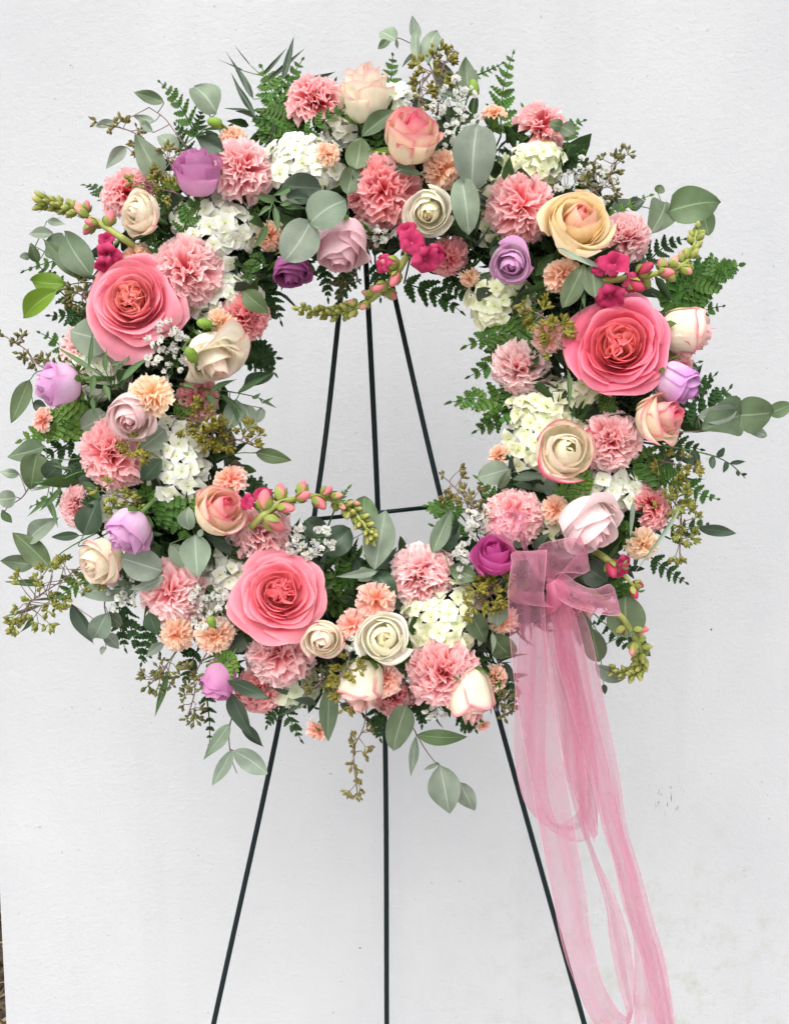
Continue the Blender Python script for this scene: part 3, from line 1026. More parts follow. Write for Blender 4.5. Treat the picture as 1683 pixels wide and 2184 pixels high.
# seeded eucalyptus
def capsule_vf(base, axis, L_, r, off):
    h = Vector((0, 0, 1)) if abs(axis.z) < 0.9 else Vector((1, 0, 0))
    x = h.cross(axis).normalized(); y = axis.cross(x)
    V, F = [], []
    prof = [(0.25, 0.0), (0.35, 0.30), (0.95, 0.55), (1.0, 0.75), (0.55, 0.92), (0.12, 1.12)]
    for (rr, z) in prof:
        for k in range(6):
            a = k * math.pi / 3
            V.append(tuple(base + axis * (z * L_) + (x * math.cos(a) + y * math.sin(a)) * (rr * r)))
    for j in range(len(prof) - 1):
        for k in range(6):
            k2 = (k + 1) % 6
            F.append((off + j * 6 + k, off + j * 6 + k2, off + (j + 1) * 6 + k2, off + (j + 1) * 6 + k))
    return V, F, [z for rr, z in prof for k in range(6)]

def umbel_mesh(seed, ca, cb):
    rs = random.Random(seed)
    V, F, C = [], [], []
    for k in range(rs.randint(5, 8)):
        ax = Vector((rs.gauss(0, 0.75), rs.gauss(0, 0.75), rs.uniform(0.2, 1.2))).normalized()
        L_ = rs.uniform(0.75, 1.1)
        v, f, z = capsule_vf(ax * 0.30, ax, L_, rs.uniform(0.20, 0.27), len(V))
        g = rs.uniform(0.8, 1.15)
        C += [tuple((ca[q] * (1 - min(1, zz)) + cb[q] * min(1, zz)) * g for q in range(3)) for zz in z]
        V += v; F += f
        v, f = tube_vf([Vector((0, 0, 0)), ax * 0.34], 0.06, 5, len(V))
        C += [ca] * len(v)
        V += v; F += f
    return mesh('seed_cluster', V, F, M['pigment'], C)

SPAL = {'olive': (lin(146, 146, 58), lin(118, 106, 40)), 'brown': (lin(140, 142, 72), lin(118, 98, 60)), 'lime': (lin(152, 164, 76), lin(124, 118, 54)), 'dusk': (lin(112, 126, 60), lin(104, 90, 56))}
SLIB = {k: [umbel_mesh(300 + 10 * i + j, *p) for j in range(5)] for i, (k, p) in enumerate(SPAL.items())}

def make_seeds(label, path, spread, n, pal='olive', d=0.0, size=13, twig='twig', dense=False):
    """path: pixel path of the twig; n seed clusters within spread pixels of it"""
    rs = random.Random(int(path[0][0] * 3 + path[0][1] * 5 + n))
    dep = lambda x, y: 0.9 * dome(x, y) + 0.04 + d
    pts = [P(x, y, dep(x, y)) for x, y in path]
    first = pts[0]
    Mr = Matrix.Translation(first)
    root = thing('seeded_eucalyptus', label, 'seeded eucalyptus', Mr, 'seeded eucalyptus in the wreath')
    a = math.atan2(path[0][1] - CY, path[0][0] - CX)
    inn = P(CX + math.cos(a) * RING, CY + math.sin(a) * RING, 0.008)
    main = catmull([inn] + pts, 8 * len(pts) + 6)
    V, F = tube_vf([p - first for p in main], 0.0007, 5)
    usable = main[-8 * (len(pts) - 1) - 2:]
    for k in range(n):
        f = (k + rs.random()) / n
        p0 = usable[min(len(usable) - 1, int(f * (len(usable) - 1)))]
        th = rs.uniform(0, 6.28)
        off = Vector((math.cos(th), math.sin(th), rs.uniform(-0.4, 0.6))) * (spread * MPP * math.sqrt(rs.random()))
        if k == n - 1:
            p0 = usable[-1]; off = (usable[-1] - usable[-3]).normalized() * 0.004
        e = p0 + off
        mid = p0.lerp(e, 0.5) + Vector((rs.uniform(-.002, .002), rs.uniform(-.002, .002), -0.002))
        v, f2 = tube_vf([p0 - first, mid - first, e - first], [0.0006, 0.0005, 0.0004], 5, len(V))
        V += v; F += f2
        ax = (off.normalized() + Vector((rs.gauss(0, .3), rs.gauss(0, .3), 0.25))).normalized()
        h = Vector((0, 0, 1)) if abs(ax.z) < 0.9 else Vector((1, 0, 0))
        xa = h.cross(ax).normalized(); ya = ax.cross(xa)
        s_ = size * 1.15 * MPP * rs.uniform(0.8, 1.2)
        part('seed_cluster', rs.choice(SLIB[pal]), root, basis(xa, ya, ax, e - first) @ Matrix.Rotation(rs.uniform(0, 6.28), 4, 'Z') @ Matrix.Scale(s_, 4))
    part('twig', mesh('twig', V, F, M[twig]), root)
    return root

# baby's breath
def puff_mesh(seed):
    rs = random.Random(seed)
    V, F, C = [], [], []
    for k in range(9):
        a = k * 2.399; ph = 0.35 + 1.0 * (k / 9)
        dr = Vector((math.sin(ph) * math.cos(a), math.sin(ph) * math.sin(a), math.cos(ph)))
        sd = dr.cross(Vector((rs.gauss(0, 1), rs.gauss(0, 1), rs.gauss(0, 1)))).normalized()
        o_ = len(V)
        for t, w in ((0.05, 0.1), (0.5, 0.42), (0.85, 0.5), (1.0, 0.3)):
            for s in (-1, 0, 1):
                p = dr * t + sd * s * w + Vector((0, 0, 0.08 * s * s))
                V.append(tuple(p)); C.append((0.90, 0.90, 0.87) if t > 0.3 else (0.45, 0.55, 0.30))
        F += gridf(3, 4, o_)
    v, f = lathe_vf([(0.06, -0.5), (0.24, -0.3), (0.22, 0.05)], 6, len(V))
    V += v; F += f; C += [lin(120, 140, 80)] * len(v)
    return mesh('blossom', V, F, M['ruffle'], C)

BLIB = [puff_mesh(s) for s in range(5)]

def make_breath(label, px, py, rx, ry, n, d=0.0, size=6.0):
    rs = random.Random(int(px + 3 * py))
    dd = 0.045 + 0.9 * dome(px, py) + d
    a = math.atan2(py - CY, px - CX)
    inn = P(CX + math.cos(a) * RING, CY + math.sin(a) * RING, 0.008)
    ctr = P(px, py, dd)
    Mr = Matrix.Translation(ctr)
    root = thing('babys_breath', label, "baby's breath", Mr, "baby's breath in the wreath")
    foot = ctr.lerp(inn, 0.55)
    V, F = tube_vf([inn - ctr, foot - ctr], 0.0008, 5)
    nodes = []
    for k in range(6):
        q = ctr + Vector((rs.uniform(-.6, .6) * rx * MPP, rs.uniform(-.6, .6) * ry * MPP, -0.018))
        v, f = tube_vf([foot - ctr, (foot + q) / 2 - ctr + Vector((0, 0, -0.002)), q - ctr], [0.0006, 0.0005, 0.0004], 5, len(V))
        V += v; F += f
        nodes.append(q)
    for k in range(n):
        th = rs.uniform(0, 6.28); rr = math.sqrt(rs.random())
        p = ctr + Vector((math.cos(th) * rr * rx * MPP, math.sin(th) * rr * ry * MPP, rs.uniform(-0.015, 0.012)))
        q = min(nodes, key=lambda s: (s - p).length)
        v, f = tube_vf([q - ctr, (q + p) / 2 - ctr + Vector((rs.uniform(-.002, .002), rs.uniform(-.002, .002), 0)), p - ctr], [0.0004, 0.00035, 0.0003], 4, len(V))
        V += v; F += f
        s_ = size * 1.2 * MPP * rs.uniform(0.55, 1.15)
        z = Vector((rs.gauss(0, .5), rs.gauss(0, .5), 1)).normalized()
        h = Vector((0, 1, 0)); xa = h.cross(z).normalized(); ya = z.cross(xa)
        part('blossom', rs.choice(BLIB), root, basis(xa, ya, z, p - ctr) @ Matrix.Scale(s_, 4))
    part('stem', mesh('stem', V, F, M['stem']), root)
    return root

# snapdragons
def bud_mesh(seed, base, tip, split):
    rs = random.Random(seed)
    prof = [(0.10, 0.0), (0.34, 0.10), (0.46, 0.32), (0.44, 0.55), (0.36, 0.74), (0.24, 0.9), (0.06, 1.0)]
    V, F = lathe_vf(prof, 9, 0, 0.18)
    V = [(x * 1.0, y * 0.85 * (1 + 0.10 * math.sin(3 * math.atan2(y, x + 1e-6))), z) for x, y, z in V]
    C = []
    for (r, z) in prof:
        f = min(1, max(0, (z - split + 0.18) / 0.36))
        C += [tuple(base[q] * (1 - f) + tip[q] * f for q in range(3))] * 9
    # calyx lobes
    for k in range(4):
        a = k * 1.571 + 0.4
        dr = Vector((math.cos(a), math.sin(a), 0))
        sd = Vector((-math.sin(a), math.cos(a), 0))
        o_ = len(V)
        for t, w, r in ((0.0, 0.12, 0.16), (0.2, 0.26, 0.47), (0.4, 0.22, 0.56), (0.60, 0.03, 0.58)):
            for s in (-1, 0, 1):
                V.append(tuple(dr * (r + 0.02 - 0.05 * abs(s)) + sd * w * s + Vector((0.18 * t * t, 0, t))))
                C.append(tuple(c * 1.05 for c in lin(136, 148, 70)))
        F += gridf(3, 4, o_)
    return mesh('bud', V, F, M['pigment'], C)

def snap_blossom(seed, ca, cb):
    rs = random.Random(seed)
    V, F, C, UV = [], [], [], []
    v, f = lathe_vf([(0.10, -0.9), (0.24, -0.7), (0.28, -0.3), (0.30, 0.05)], 8)
    V += v; F += f; C += [cb] * len(v); UV += [(0, 0)] * len(v)
    for k, (a, L_) in enumerate(((60, 0.95), (120, 0.95), (205, 0.8), (270, 0.95), (335, 0.8))):
        a = R(a + rs.uniform(-8, 8))
        nu, nv = 7, 6
        o_ = len(V)
        ph = rs.uniform(0, 6.28)
        for j in range(nv):
            t = j / (nv - 1)
            w = 0.60 * math.sin(math.pi * min(0.97, t * 0.82 + 0.14)) ** 0.6
            for i in range(nu):
                u = i / (nu - 1) * 2 - 1
                x = t * L_ * (1 - 0.12 * u * u) + 0.05
                y = u * w
                z = 0.42 * math.sin(t * 2.0) - 0.30 * t ** 2 + 0.14 * math.sin(4.5 * u + ph) * t
                if k >= 2:
                    z += 0.30 * math.sin(math.pi * t) * (1 - u * u)
                V.append((x * math.cos(a) - y * math.sin(a), x * math.sin(a) + y * math.cos(a), z))
                g = 0.8 + 0.3 * t
                C.append(tuple(c * g * (1 - 0.3 * t ** 4) + 0.3 * t ** 4 * w_ for c, w_ in zip(ca, lin(240, 150, 180)))); UV.append((u * .5 + .5, t))
        F += gridf(nu, nv, o_)
    return mesh('blossom', V, F, M['petal'], C, UV)

GRN = lin(150, 152, 78)
BUDS = {
    'green': [bud_mesh(s, GRN, lin(176, 168, 104), 0.8) for s in (1, 2)],
    'mid': [bud_mesh(s, lin(160, 166, 84), lin(218, 150, 136), 0.55) for s in (3, 4)],
    'pink': [bud_mesh(s, lin(186, 150, 104), lin(216, 122, 128), 0.3) for s in (5, 6)],
    'wine': [bud_mesh(s, lin(160, 84, 80), lin(176, 56, 84), 0.2) for s in (7, 8)],
}
SNAPS = [snap_blossom(s, lin(204, 58, 108), lin(214, 110, 136)) for s in range(3)]
SNAPSD = [snap_blossom(10 + s, lin(186, 42, 92), lin(196, 84, 110)) for s in range(2)]

def make_snapdragon(label, path, buds, blossoms, d=0.0, r=0.0036, end=True, dark=False, dends=(0, 0)):
    """path: pixel path from the wreath to the tip; buds: (fraction, side angle, size px, kind); blossoms: (px, py, size, aim, tilt, dz)"""
    rs = random.Random(int(path[0][0] + path[-1][1]))
    m_ = len(path)
    pts = [P(x, y, 0.06 + 0.9 * dome(x, y) + d + dends[0] + (dends[1] - dends[0]) * i / (m_ - 1)) for i, (x, y) in enumerate(path)]
    first = pts[0]
    root = thing('snapdragon', label, 'snapdragon', Matrix.Translation(first), 'snapdragon stems in the wreath')
    a = math.atan2(path[0][1] - CY, path[0][0] - CX)
    inn = P(CX + math.cos(a) * RING, CY + math.sin(a) * RING, 0.008)
    cr = catmull(pts, 40)
    full = [inn, inn.lerp(first, 0.6)] + cr
    V, F = tube_vf([p - first for p in full], [r] * 2 + [r * (1 - 0.62 * (i / 39) ** 1.3) for i in range(40)], 8)
    C = [tuple(c * 1.0 for c in lin(154, 160, 88))] * len(V)
    part('stem', mesh('stem', V, F, M['pigment'], C), root)
    for (f, ang, size, kind) in buds:
        i = min(38, int(f * 39))
        p = cr[i]
        tg = (cr[i + 1] - cr[max(0, i - 1)]).normalized()
        view = Vector((0, 0, 1))
        sd = tg.cross(view).normalized()
        nn = sd.cross(tg)
        an = R(ang)
        out_ = sd * math.cos(an) + nn * math.sin(an)
        lean = 0.5 + 1.1 * f ** 2
        ax = (out_ + tg * lean).normalized()
        h = Vector((0, 0, 1)) if abs(ax.z) < 0.9 else Vector((1, 0, 0))
        xa = h.cross(ax).normalized(); ya = ax.cross(xa)
        s_ = size * MPP * (1.0 - 0.28 * f)
        base = p + out_ * r * 0.7
        part('bud', rs.choice(BUDS[kind]), root, basis(xa, ya, ax, base - first) @ Matrix.Rotation(rs.uniform(0, 6.28), 4, 'Z') @ Matrix.Diagonal((s_ * 0.70 * rs.uniform(.85, 1.1), s_ * 0.70, s_ * rs.uniform(.85, 1.1), 1)))
    for (bx, by, sz, aim, tilt, dz) in blossoms:
        pos = P(bx, by, 0.06 + 0.9 * dome(bx, by) + d + dz)
        Mb = aim_matrix(pos - first, aim, tilt, rs.uniform(0, 6.28), sz / 2 * MPP)
        bo_ = part('blossom', rs.choice(SNAPSD if dark else SNAPS), root, Mb)
        near = min(cr, key=lambda q: (q - pos).length)
        back = Mb @ Vector((0, 0, -0.85))
        V, F = tube_vf([near - first, (near - first + back) / 2, back], 0.0016, 6)
        bi_ = Mb.inverted(); V = [tuple(bi_ @ Vector(v_)) for v_ in V]
        part('pedicel', mesh('pedicel', V, F, M['stem']), bo_)
    return root

# ------------------------------------------------------------------ roses
GARDEN = dict(inner=lin(252, 172, 146), outer=lin(252, 158, 176), edge=lin(254, 206, 212), ew=0.16, ea=0.6, ei=0.6, base=lin(250, 160, 150), bw=0.5, ramp=1.7)
GARDEN_D = dict(GARDEN, inner=lin(250, 152, 138), outer=lin(250, 132, 160), edge=lin(253, 188, 202))
GARDEN_C = dict(GARDEN, inner=lin(250, 142, 142), outer=lin(252, 150, 166), edge=lin(254, 196, 204))
make_rose('garden_rose', 'large open pink garden rose with a coral heart on the wreath\'s left side', 284, 642, 186, 90, 8, GARDEN, d=0.0, n=26, height=0.95, kind='open', center=22, openness=1, spin=0.6)
make_rose('garden_rose', 'largest deep pink garden rose, on the wreath\'s right side', 1320, 738, 206, 150, 15, GARDEN_D, d=0.01, n=28, height=0.95, kind='open', center=22, openness=1, spin=2.0, seed=2)
make_rose('garden_rose', 'large open pink garden rose on the wreath\'s lower left, above a carnation', 596, 1266, 174, 70, 20, GARDEN_C, d=0.006, n=26, height=0.95, kind='open', center=22, openness=1, spin=3.6, seed=3)

LAV = dict(inner=lin(218, 142, 188), outer=lin(228, 172, 208), edge=lin(208, 122, 184), ew=0.35, ea=0.6, ei=0.5, base=lin(214, 170, 206), bw=0.5)
LAVP = dict(LAV, inner=lin(222, 170, 208), outer=lin(236, 204, 228), edge=lin(218, 136, 202), base=lin(226, 200, 222))
LAVD = dict(LAV, inner=lin(150, 62, 124), outer=lin(196, 124, 176), edge=lin(170, 84, 146))
MAG = dict(LAV, inner=lin(206, 64, 156), outer=lin(220, 104, 176), edge=lin(226, 118, 186), base=lin(206, 110, 164))
rl = lambda *a, **k: make_rose('lavender_rose', *a, **k)
rl('lavender rose standing upright beside a ruffled pink carnation, upper left', 422, 362, 90, 90, 48, LAV, n=18, height=2.2, openness=0.35, d=0.012)
rl('dark purple rose hanging downward under grey-green round leaves, top inner edge', 622, 578, 84, 268, 66, LAVD, n=17, height=1.8, openness=0.45, d=-0.012)
rl('pale lavender rose above the white hydrangea at the upper right inner edge', 1090, 562, 86, 245, 30, LAVP, n=18, height=1.5, openness=0.55, d=0.0)
rl('lavender rose lying on its side at the far left rim', 122, 820, 82, 196, 66, LAVP, n=17, height=2.3, openness=0.35, d=0.02)
rl('pale lavender rose nodding over a white rose, lower left', 272, 1134, 90, 238, 64, LAVP, n=17, height=2.0, openness=0.3, d=0.026)
rl('lavender rose pointing down behind a bright fern, bottom left', 468, 1450, 74, 258, 70, LAV, n=16, height=2.6, openness=0.25, d=-0.014)
rl('bright purple rose pointing right, below the largest pink rose', 1448, 818, 84, 322, 66, dict(LAVP, inner=lin(168, 84, 170), edge=lin(206, 110, 206)), n=17, height=2.2, openness=0.3, d=0.02)
rl('magenta purple rose just left of the pink ribbon bow', 1054, 1184, 84, 95, 42, MAG, n=20, height=1.9, openness=0.4, d=0.012)

CRM = dict(inner=lin(254, 242, 206), outer=lin(254, 247, 226), edge=lin(228, 80, 130), ew=0.09, ea=0.8, ei=0.1, base=lin(253, 246, 214), bw=0.5)
CRMP = dict(CRM, inner=lin(252, 222, 210), outer=lin(255, 250, 230), edge=lin(244, 166, 174), ea=0.7, ei=0.6, ew=0.07, base=lin(254, 250, 228))
HOT = dict(CRM, inner=lin(240, 70, 132), outer=lin(254, 242, 214), edge=lin(240, 96, 144), ew=0.12, ea=0.8, ei=0.8, ramp=1.05)
YEL = dict(CRM, inner=lin(240, 96, 128), outer=lin(254, 238, 192), edge=lin(254, 212, 196), ew=0.2, ea=0.6, ei=0.8, ramp=1.5)
IVO = dict(CRM, inner=lin(255, 247, 206), outer=lin(255, 252, 238), base=lin(255, 252, 240), edge=lin(244, 238, 214), ea=0.3)
BLU = dict(CRM, inner=lin(246, 206, 208), outer=lin(252, 232, 230), edge=lin(242, 204, 208), ew=0.25, ea=0.5, ei=0.6, base=lin(242, 222, 216))
rw = lambda *a, **k: make_rose('cream_rose', *a, **k)
rw('tall cream rose with a blush rim standing at the top of the wreath', 778, 196, 106, 86, 57, CRMP, n=20, height=2.5, openness=0.5, d=0.0)
rw('cream rose with a hot pink heart and pink petal edges, top of the wreath', 879, 287, 116, 78, 40, HOT, n=22, height=2.0, openness=0.45, d=0.012)
rw('small white rose with thin pink edges beside the upper left snapdragon', 298, 455, 96, 185, 32, dict(CRM, inner=lin(252, 240, 222)), n=20, height=1.5, openness=0.5, d=0.006)
rw('creamy white rose below a pink carnation, top middle inner edge', 915, 449, 96, 252, 28, IVO, n=20, height=1.6, openness=0.3, d=0.006)
rw('yellow cream rose with a pink heart on the upper right', 1234, 472, 134, 70, 24, YEL, n=23, height=1.5, openness=0.45, d=0.008)
rw('cream rose with pink rims lying sideways at the right rim, pointing right', 1466, 705, 100, 356, 74, dict(CRM, inner=lin(240, 150, 170), ea=0.9), n=19, height=2.3, openness=0.4, d=0.006)
rw('cream rose with a pink ruffled heart right of the pale carnation, right side', 1410, 890, 108, 15, 44, dict(HOT, inner=lin(244, 96, 140)), n=22, height=2.0, openness=0.6, d=0.012)
rw('open white rose with a bold pink rim and yellow heart, right side', 1207, 963, 124, 60, 12, dict(CRM, ew=0.22, ea=1.0, ei=0.02, edge=lin(222, 56, 114), inner=lin(255, 250, 222)), n=22, height=1.4, openness=0.32, d=0.02)
rw('drooping cream rose with flaring pinkish petals, left inner edge', 456, 766, 116, 300, 64, dict(CRMP, edge=lin(240, 182, 172)), n=19, height=2.0, openness=0.55, curl=1.5, d=0.006)
rw('cream rose with a coral pink heart behind the lower snapdragon', 470, 1087, 102, 38, 44, dict(HOT, inner=lin(246, 92, 122)), n=21, height=1.9, openness=0.45, d=0.008)
rw('white rose with pink rims tucked under a lavender rose, lower left', 214, 1197, 92, 222, 42, dict(CRM, inner=lin(252, 238, 218)), n=20, height=2.0, openness=0.45, d=0.004)
rw('small cream rose with a tight spiral, right of the lower pink garden rose', 688, 1364, 84, 265, 18, dict(CRM, inner=lin(255, 238, 222), ramp=1.1), n=20, height=1.4, openness=0.3, d=0.016)
rw('open ivory rose with a yellow heart at the bottom of the wreath', 818, 1361, 104, 90, 10, IVO, n=21, height=1.4, openness=0.3, d=0.016)
rw('cream rose with pink rims hanging down at the bottom middle', 770, 1464, 90, 262, 72, dict(CRM, inner=lin(232, 120, 140)), n=19, height=2.5, openness=0.35, d=0.0)
rw('cream rose with a dark pink tip hanging at the bottom, right of a carnation', 1002, 1484, 88, 284, 74, dict(CRM, inner=lin(216, 84, 124)), n=18, height=2.6, openness=0.2, d=0.0)
rb = lambda *a, **k: make_rose('blush_rose', *a, **k)
rb('blush pink rose with a spiral heart and a peach carnation on its shoulder', 280, 886, 98, 262, 34, BLU, n=19, height=1.8, openness=0.4, d=0.01)
rb('big pale pink rose directly above the ribbon bow', 1260, 1122, 124, 300, 50, dict(BLU, inner=lin(246, 200, 206), outer=lin(253, 238, 236), edge=lin(248, 212, 216)), n=21, height=1.9, openness=0.5, d=0.012)
rb('pale mauve pink rose hanging at the top inner edge beside the dark purple rose', 728, 524, 102, 265, 70, dict(BLU, inner=lin(232, 170, 190), outer=lin(249, 220, 226)), n=18, height=2.3, openness=0.35, d=0.0)

# ------------------------------------------------------------------ carnations
c = lambda label, *a, **k: make_carnation('carnation', label, *a, **k)
c('pink carnation seen from the side left of the tall cream rose', 672, 196, 124, 95, 58, 'pink', d=0.0)
c('pink carnation right of the upright lavender rose', 518, 346, 128, 60, 26, 'pink', d=0.008)
c('pink carnation half hidden behind the small white rose, upper left', 262, 396, 110, 120, 46, 'pink', d=-0.01)
c('pink carnation touching the top of the left garden rose', 394, 568, 134, 80, 12, 'pink', d=0.004)
c('pink carnation with deep folds below the hot pink hearted rose', 817, 408, 140, 270, 10, 'rosy', d=0.006)
c('pink carnation left of the yellow cream rose', 1113, 440, 142, 250, 12, 'pink', d=0.006)
c('pink carnation tipped up at the upper right rim under a small leaf', 1162, 256, 108, 60, 52, 'pink', d=0.0)
c('pink carnation between the yellow cream rose and the right snapdragon', 1340, 514, 106, 300, 24, 'pink', d=-0.004)
c('dusky pink carnation under the magenta blossoms, top inner edge', 957, 556, 84, 280, 40, 'rosy', d=-0.02)
c('dusky pink carnation at the left inner edge above the drooping cream rose', 532, 680, 106, 330, 36, 'rosy', d=-0.006)
c('pale pink carnation behind fern leaves at the right inner edge', 1104, 796, 116, 240, 40, 'pale', d=-0.016)
c('pink carnation right of the white rose with the bold pink rim', 1312, 948, 124, 300, 14, 'pink', d=0.004)
c('round pink carnation on the left, below the blush rose', 226, 968, 132, 200, 12, 'pink', d=0.006)
c('narrow visible pink carnation at the lower left rim beside dark leaves', 152, 1084, 96, 190, 48, 'pink', d=-0.012)
c('pink carnation above the lower garden rose', 546, 1128, 128, 120, 16, 'pink', d=-0.004)
c('pink carnation above the magenta purple rose, beside the bow', 1094, 1088, 122, 100, 22, 'pink', d=-0.004)
c('dusky pink carnation at the right rim below the fern', 1404, 1074, 96, 20, 42, 'rosy', d=-0.012)
c('pink carnation above two peach carnations, lower left', 357, 1270, 138, 225, 16, 'pink', d=0.004)
c('pink carnation directly under the lower garden rose', 596, 1398, 140, 270, 16, 'pink', d=-0.006)
c('very pale pink carnation at the bottom inner edge', 900, 1214, 128, 95, 30, 'pale', d=-0.002)
c('pink carnation at the bottom beside the hanging cream rose', 944, 1449, 134, 250, 14, 'pink', d=0.012)
c('dusky pink carnation low at the bottom left under a hydrangea', 552, 1486, 108, 270, 46, 'rosy', d=-0.016)
c('dusky pink carnation peeking out between the two hanging roses', 842, 1500, 92, 280, 40, 'rosy', d=-0.022)
c('dusky pink carnation behind thin leaves below the drooping cream rose', 428, 858, 92, 320, 36, 'rosy', d=-0.02)
c('pink carnation seen through the lower loop of the pink bow', 1232, 1306, 90, 330, 36, 'rosy', d=-0.03)
c('pink carnation peeking out above the bright purple rose at the right rim', 1452, 776, 72, 10, 40, 'pink', d=-0.02)
c('pale pink carnation at the left rim below the garden rose', 158, 740, 88, 170, 46, 'pale', d=-0.02)

def pc(label, px, py, w, aim, tilt, pal='peach', n=20, d=0.0, calyx=False):
    make_carnation('mini_carnation', label, px, py, w, aim, tilt, pal, d=d, n=n, spread=96, cat='mini carnation', group='peach mini carnations in the wreath', calyx=calyx, core=0.55, push=0.036)
pc('peach mini carnation above the upper left pink carnation', 495, 282, 58, 90, 46, d=-0.012)
pc('round peach mini carnation on the upper left white hydrangea', 694, 322, 54, 100, 18, n=22, d=0.006)
pc('peach mini carnation below the hot pink hearted rose', 945, 360, 80, 300, 18, d=0.006)
pc('closed peach mini carnation on a green calyx, upper right', 1054, 234, 52, 90, 66, n=18, calyx=True, d=-0.004)
pc('peach mini carnation touching the left garden rose\'s top', 286, 544, 68, 130, 30, 'peach', d=-0.004)
pc('peach mini carnation at the upper left inner edge beside round leaves', 578, 508, 60, 290, 40, d=-0.02)
pc('peach mini carnation under the yellow cream rose', 1200, 580, 78, 120, 20, d=0.004)
pc('small closed peach mini carnation hanging at the top inner edge', 1000, 596, 44, 262, 50, n=16, d=-0.016, calyx=True)
pc('peach mini carnation left of the largest garden rose', 1172, 724, 72, 260, 34, 'blush', d=-0.004)
pc('yellowish peach mini carnation above the drooping cream rose', 470, 690, 58, 250, 28, 'cream', d=0.006)
pc('yellowish peach mini carnation on the blush rose\'s shoulder', 324, 836, 86, 60, 22, 'cream', d=0.026)
pc('peach mini carnation at the right inner edge above a grey leaf', 1058, 970, 50, 170, 52, n=18, calyx=True, d=-0.012)
pc('peach mini carnation at the far left rim above a fern', 84, 894, 54, 170, 42, 'blush', d=-0.004)
pc('peach mini carnation above the coral hearted rose, left inner edge', 492, 1014, 72, 90, 42, 'blush', d=-0.006)
pc('open peach mini carnation at the lower left under the pink carnation', 372, 1359, 74, 250, 22, d=0.006)
pc('open peach mini carnation with a green bud on top, lower left', 455, 1362, 80, 270, 22, d=0.006)
pc('upright peach mini carnation above the ivory rose', 802, 1274, 80, 80, 28, 'blush', n=16, d=0.006)
pc('peach mini carnation between the small cream and ivory roses', 748, 1328, 72, 120, 34, 'blush', n=16, d=-0.002)
pc('salmon mini carnation under the ivory rose', 826, 1447, 66, 60, 26, 'blush', d=0.004)
pc('peach mini carnation at the bottom right behind the ribbon tail', 1062, 1452, 62, 330, 36, d=-0.012)
pc('peach mini carnation dangling below the wreath\'s bottom edge', 675, 1566, 56, 240, 62, 'blush', n=16, d=0.0, calyx=True)
pc('peach mini carnation half covered by the ribbon\'s left tail', 1072, 1328, 68, 250, 26, d=-0.008)
pc('pale peach mini carnation at the right rim below the dusky carnation', 1376, 1166, 68, 300, 32, 'cream', d=0.0)
pc('peach mini carnation beside the big pale pink rose under a bright fern', 1186, 1082, 56, 90, 22, d=0.0)
pc('tiny peach mini carnation bud at the tip of the hanging cream rose', 1031, 1554, 32, 285, 66, 'blush', n=14, d=0.0, calyx=True)

# ------------------------------------------------------------------ hydrangeas
h = make_hydrangea
h('white hydrangea head in the upper left arc behind a round peach carnation', 650, 358, 160, 124, 'white', n=40, d=0.006)
h('white hydrangea head right of the small pink rimmed rose, upper left', 458, 486, 160, 165, 'white', n=46, d=-0.004)
h('white hydrangea head under the left pink carnation', 462, 638, 170, 105, 'white', n=36, d=-0.012)
h('creamy hydrangea head above the right pink carnation', 1140, 356, 118, 96, 'cream', n=28, d=-0.004)
h('creamy hydrangea head between large pale leaves and a carnation, upper right', 1052, 440, 96, 165, 'cream', n=32, d=-0.022)
h('creamy hydrangea head at the right inner edge under the lavender rose', 1066, 644, 138, 118, 'cream', n=34, d=-0.016)
h('large creamy hydrangea head behind the pink rimmed white rose', 1168, 916, 160, 200, 'cream', n=60, d=-0.014)
h('small creamy hydrangea head under the largest garden rose', 1246, 846, 96, 80, 'cream', n=18, d=-0.012)
h('white hydrangea head below the right pale carnation', 1292, 1042, 150, 100, 'white', n=32, d=-0.012)
h('white hydrangea head on the left inner side below the blush rose', 382, 988, 112, 190, 'white', n=42, d=-0.004)
h('white hydrangea head behind thin leaves, left of the drooping rose', 214, 790, 120, 130, 'white', n=32, d=-0.016)
h('white hydrangea head left of the lower garden rose', 490, 1250, 130, 190, 'white', n=44, d=-0.018)
h('lime tinted hydrangea head at the bottom above a carnation', 946, 1318, 165, 160, 'cream', n=48, d=0.0)
h('shaded hydrangea head low at the bottom left under a carnation', 612, 1462, 126, 84, 'green', n=26, d=-0.028)
h('creamy hydrangea head beside the big pale pink rose', 1170, 1130, 76, 110, 'cream', n=20, d=-0.020)
h('white hydrangea head peeking out beside the tall cream rose', 838, 232, 74, 110, 'white', n=18, d=-0.022)
h('white hydrangea head under the tall cream rose', 726, 294, 80, 66, 'white', n=14, d=-0.016)
h('white hydrangea head under seeds and a lavender rose, lower left', 268, 1086, 110, 90, 'white', n=20, d=-0.024)

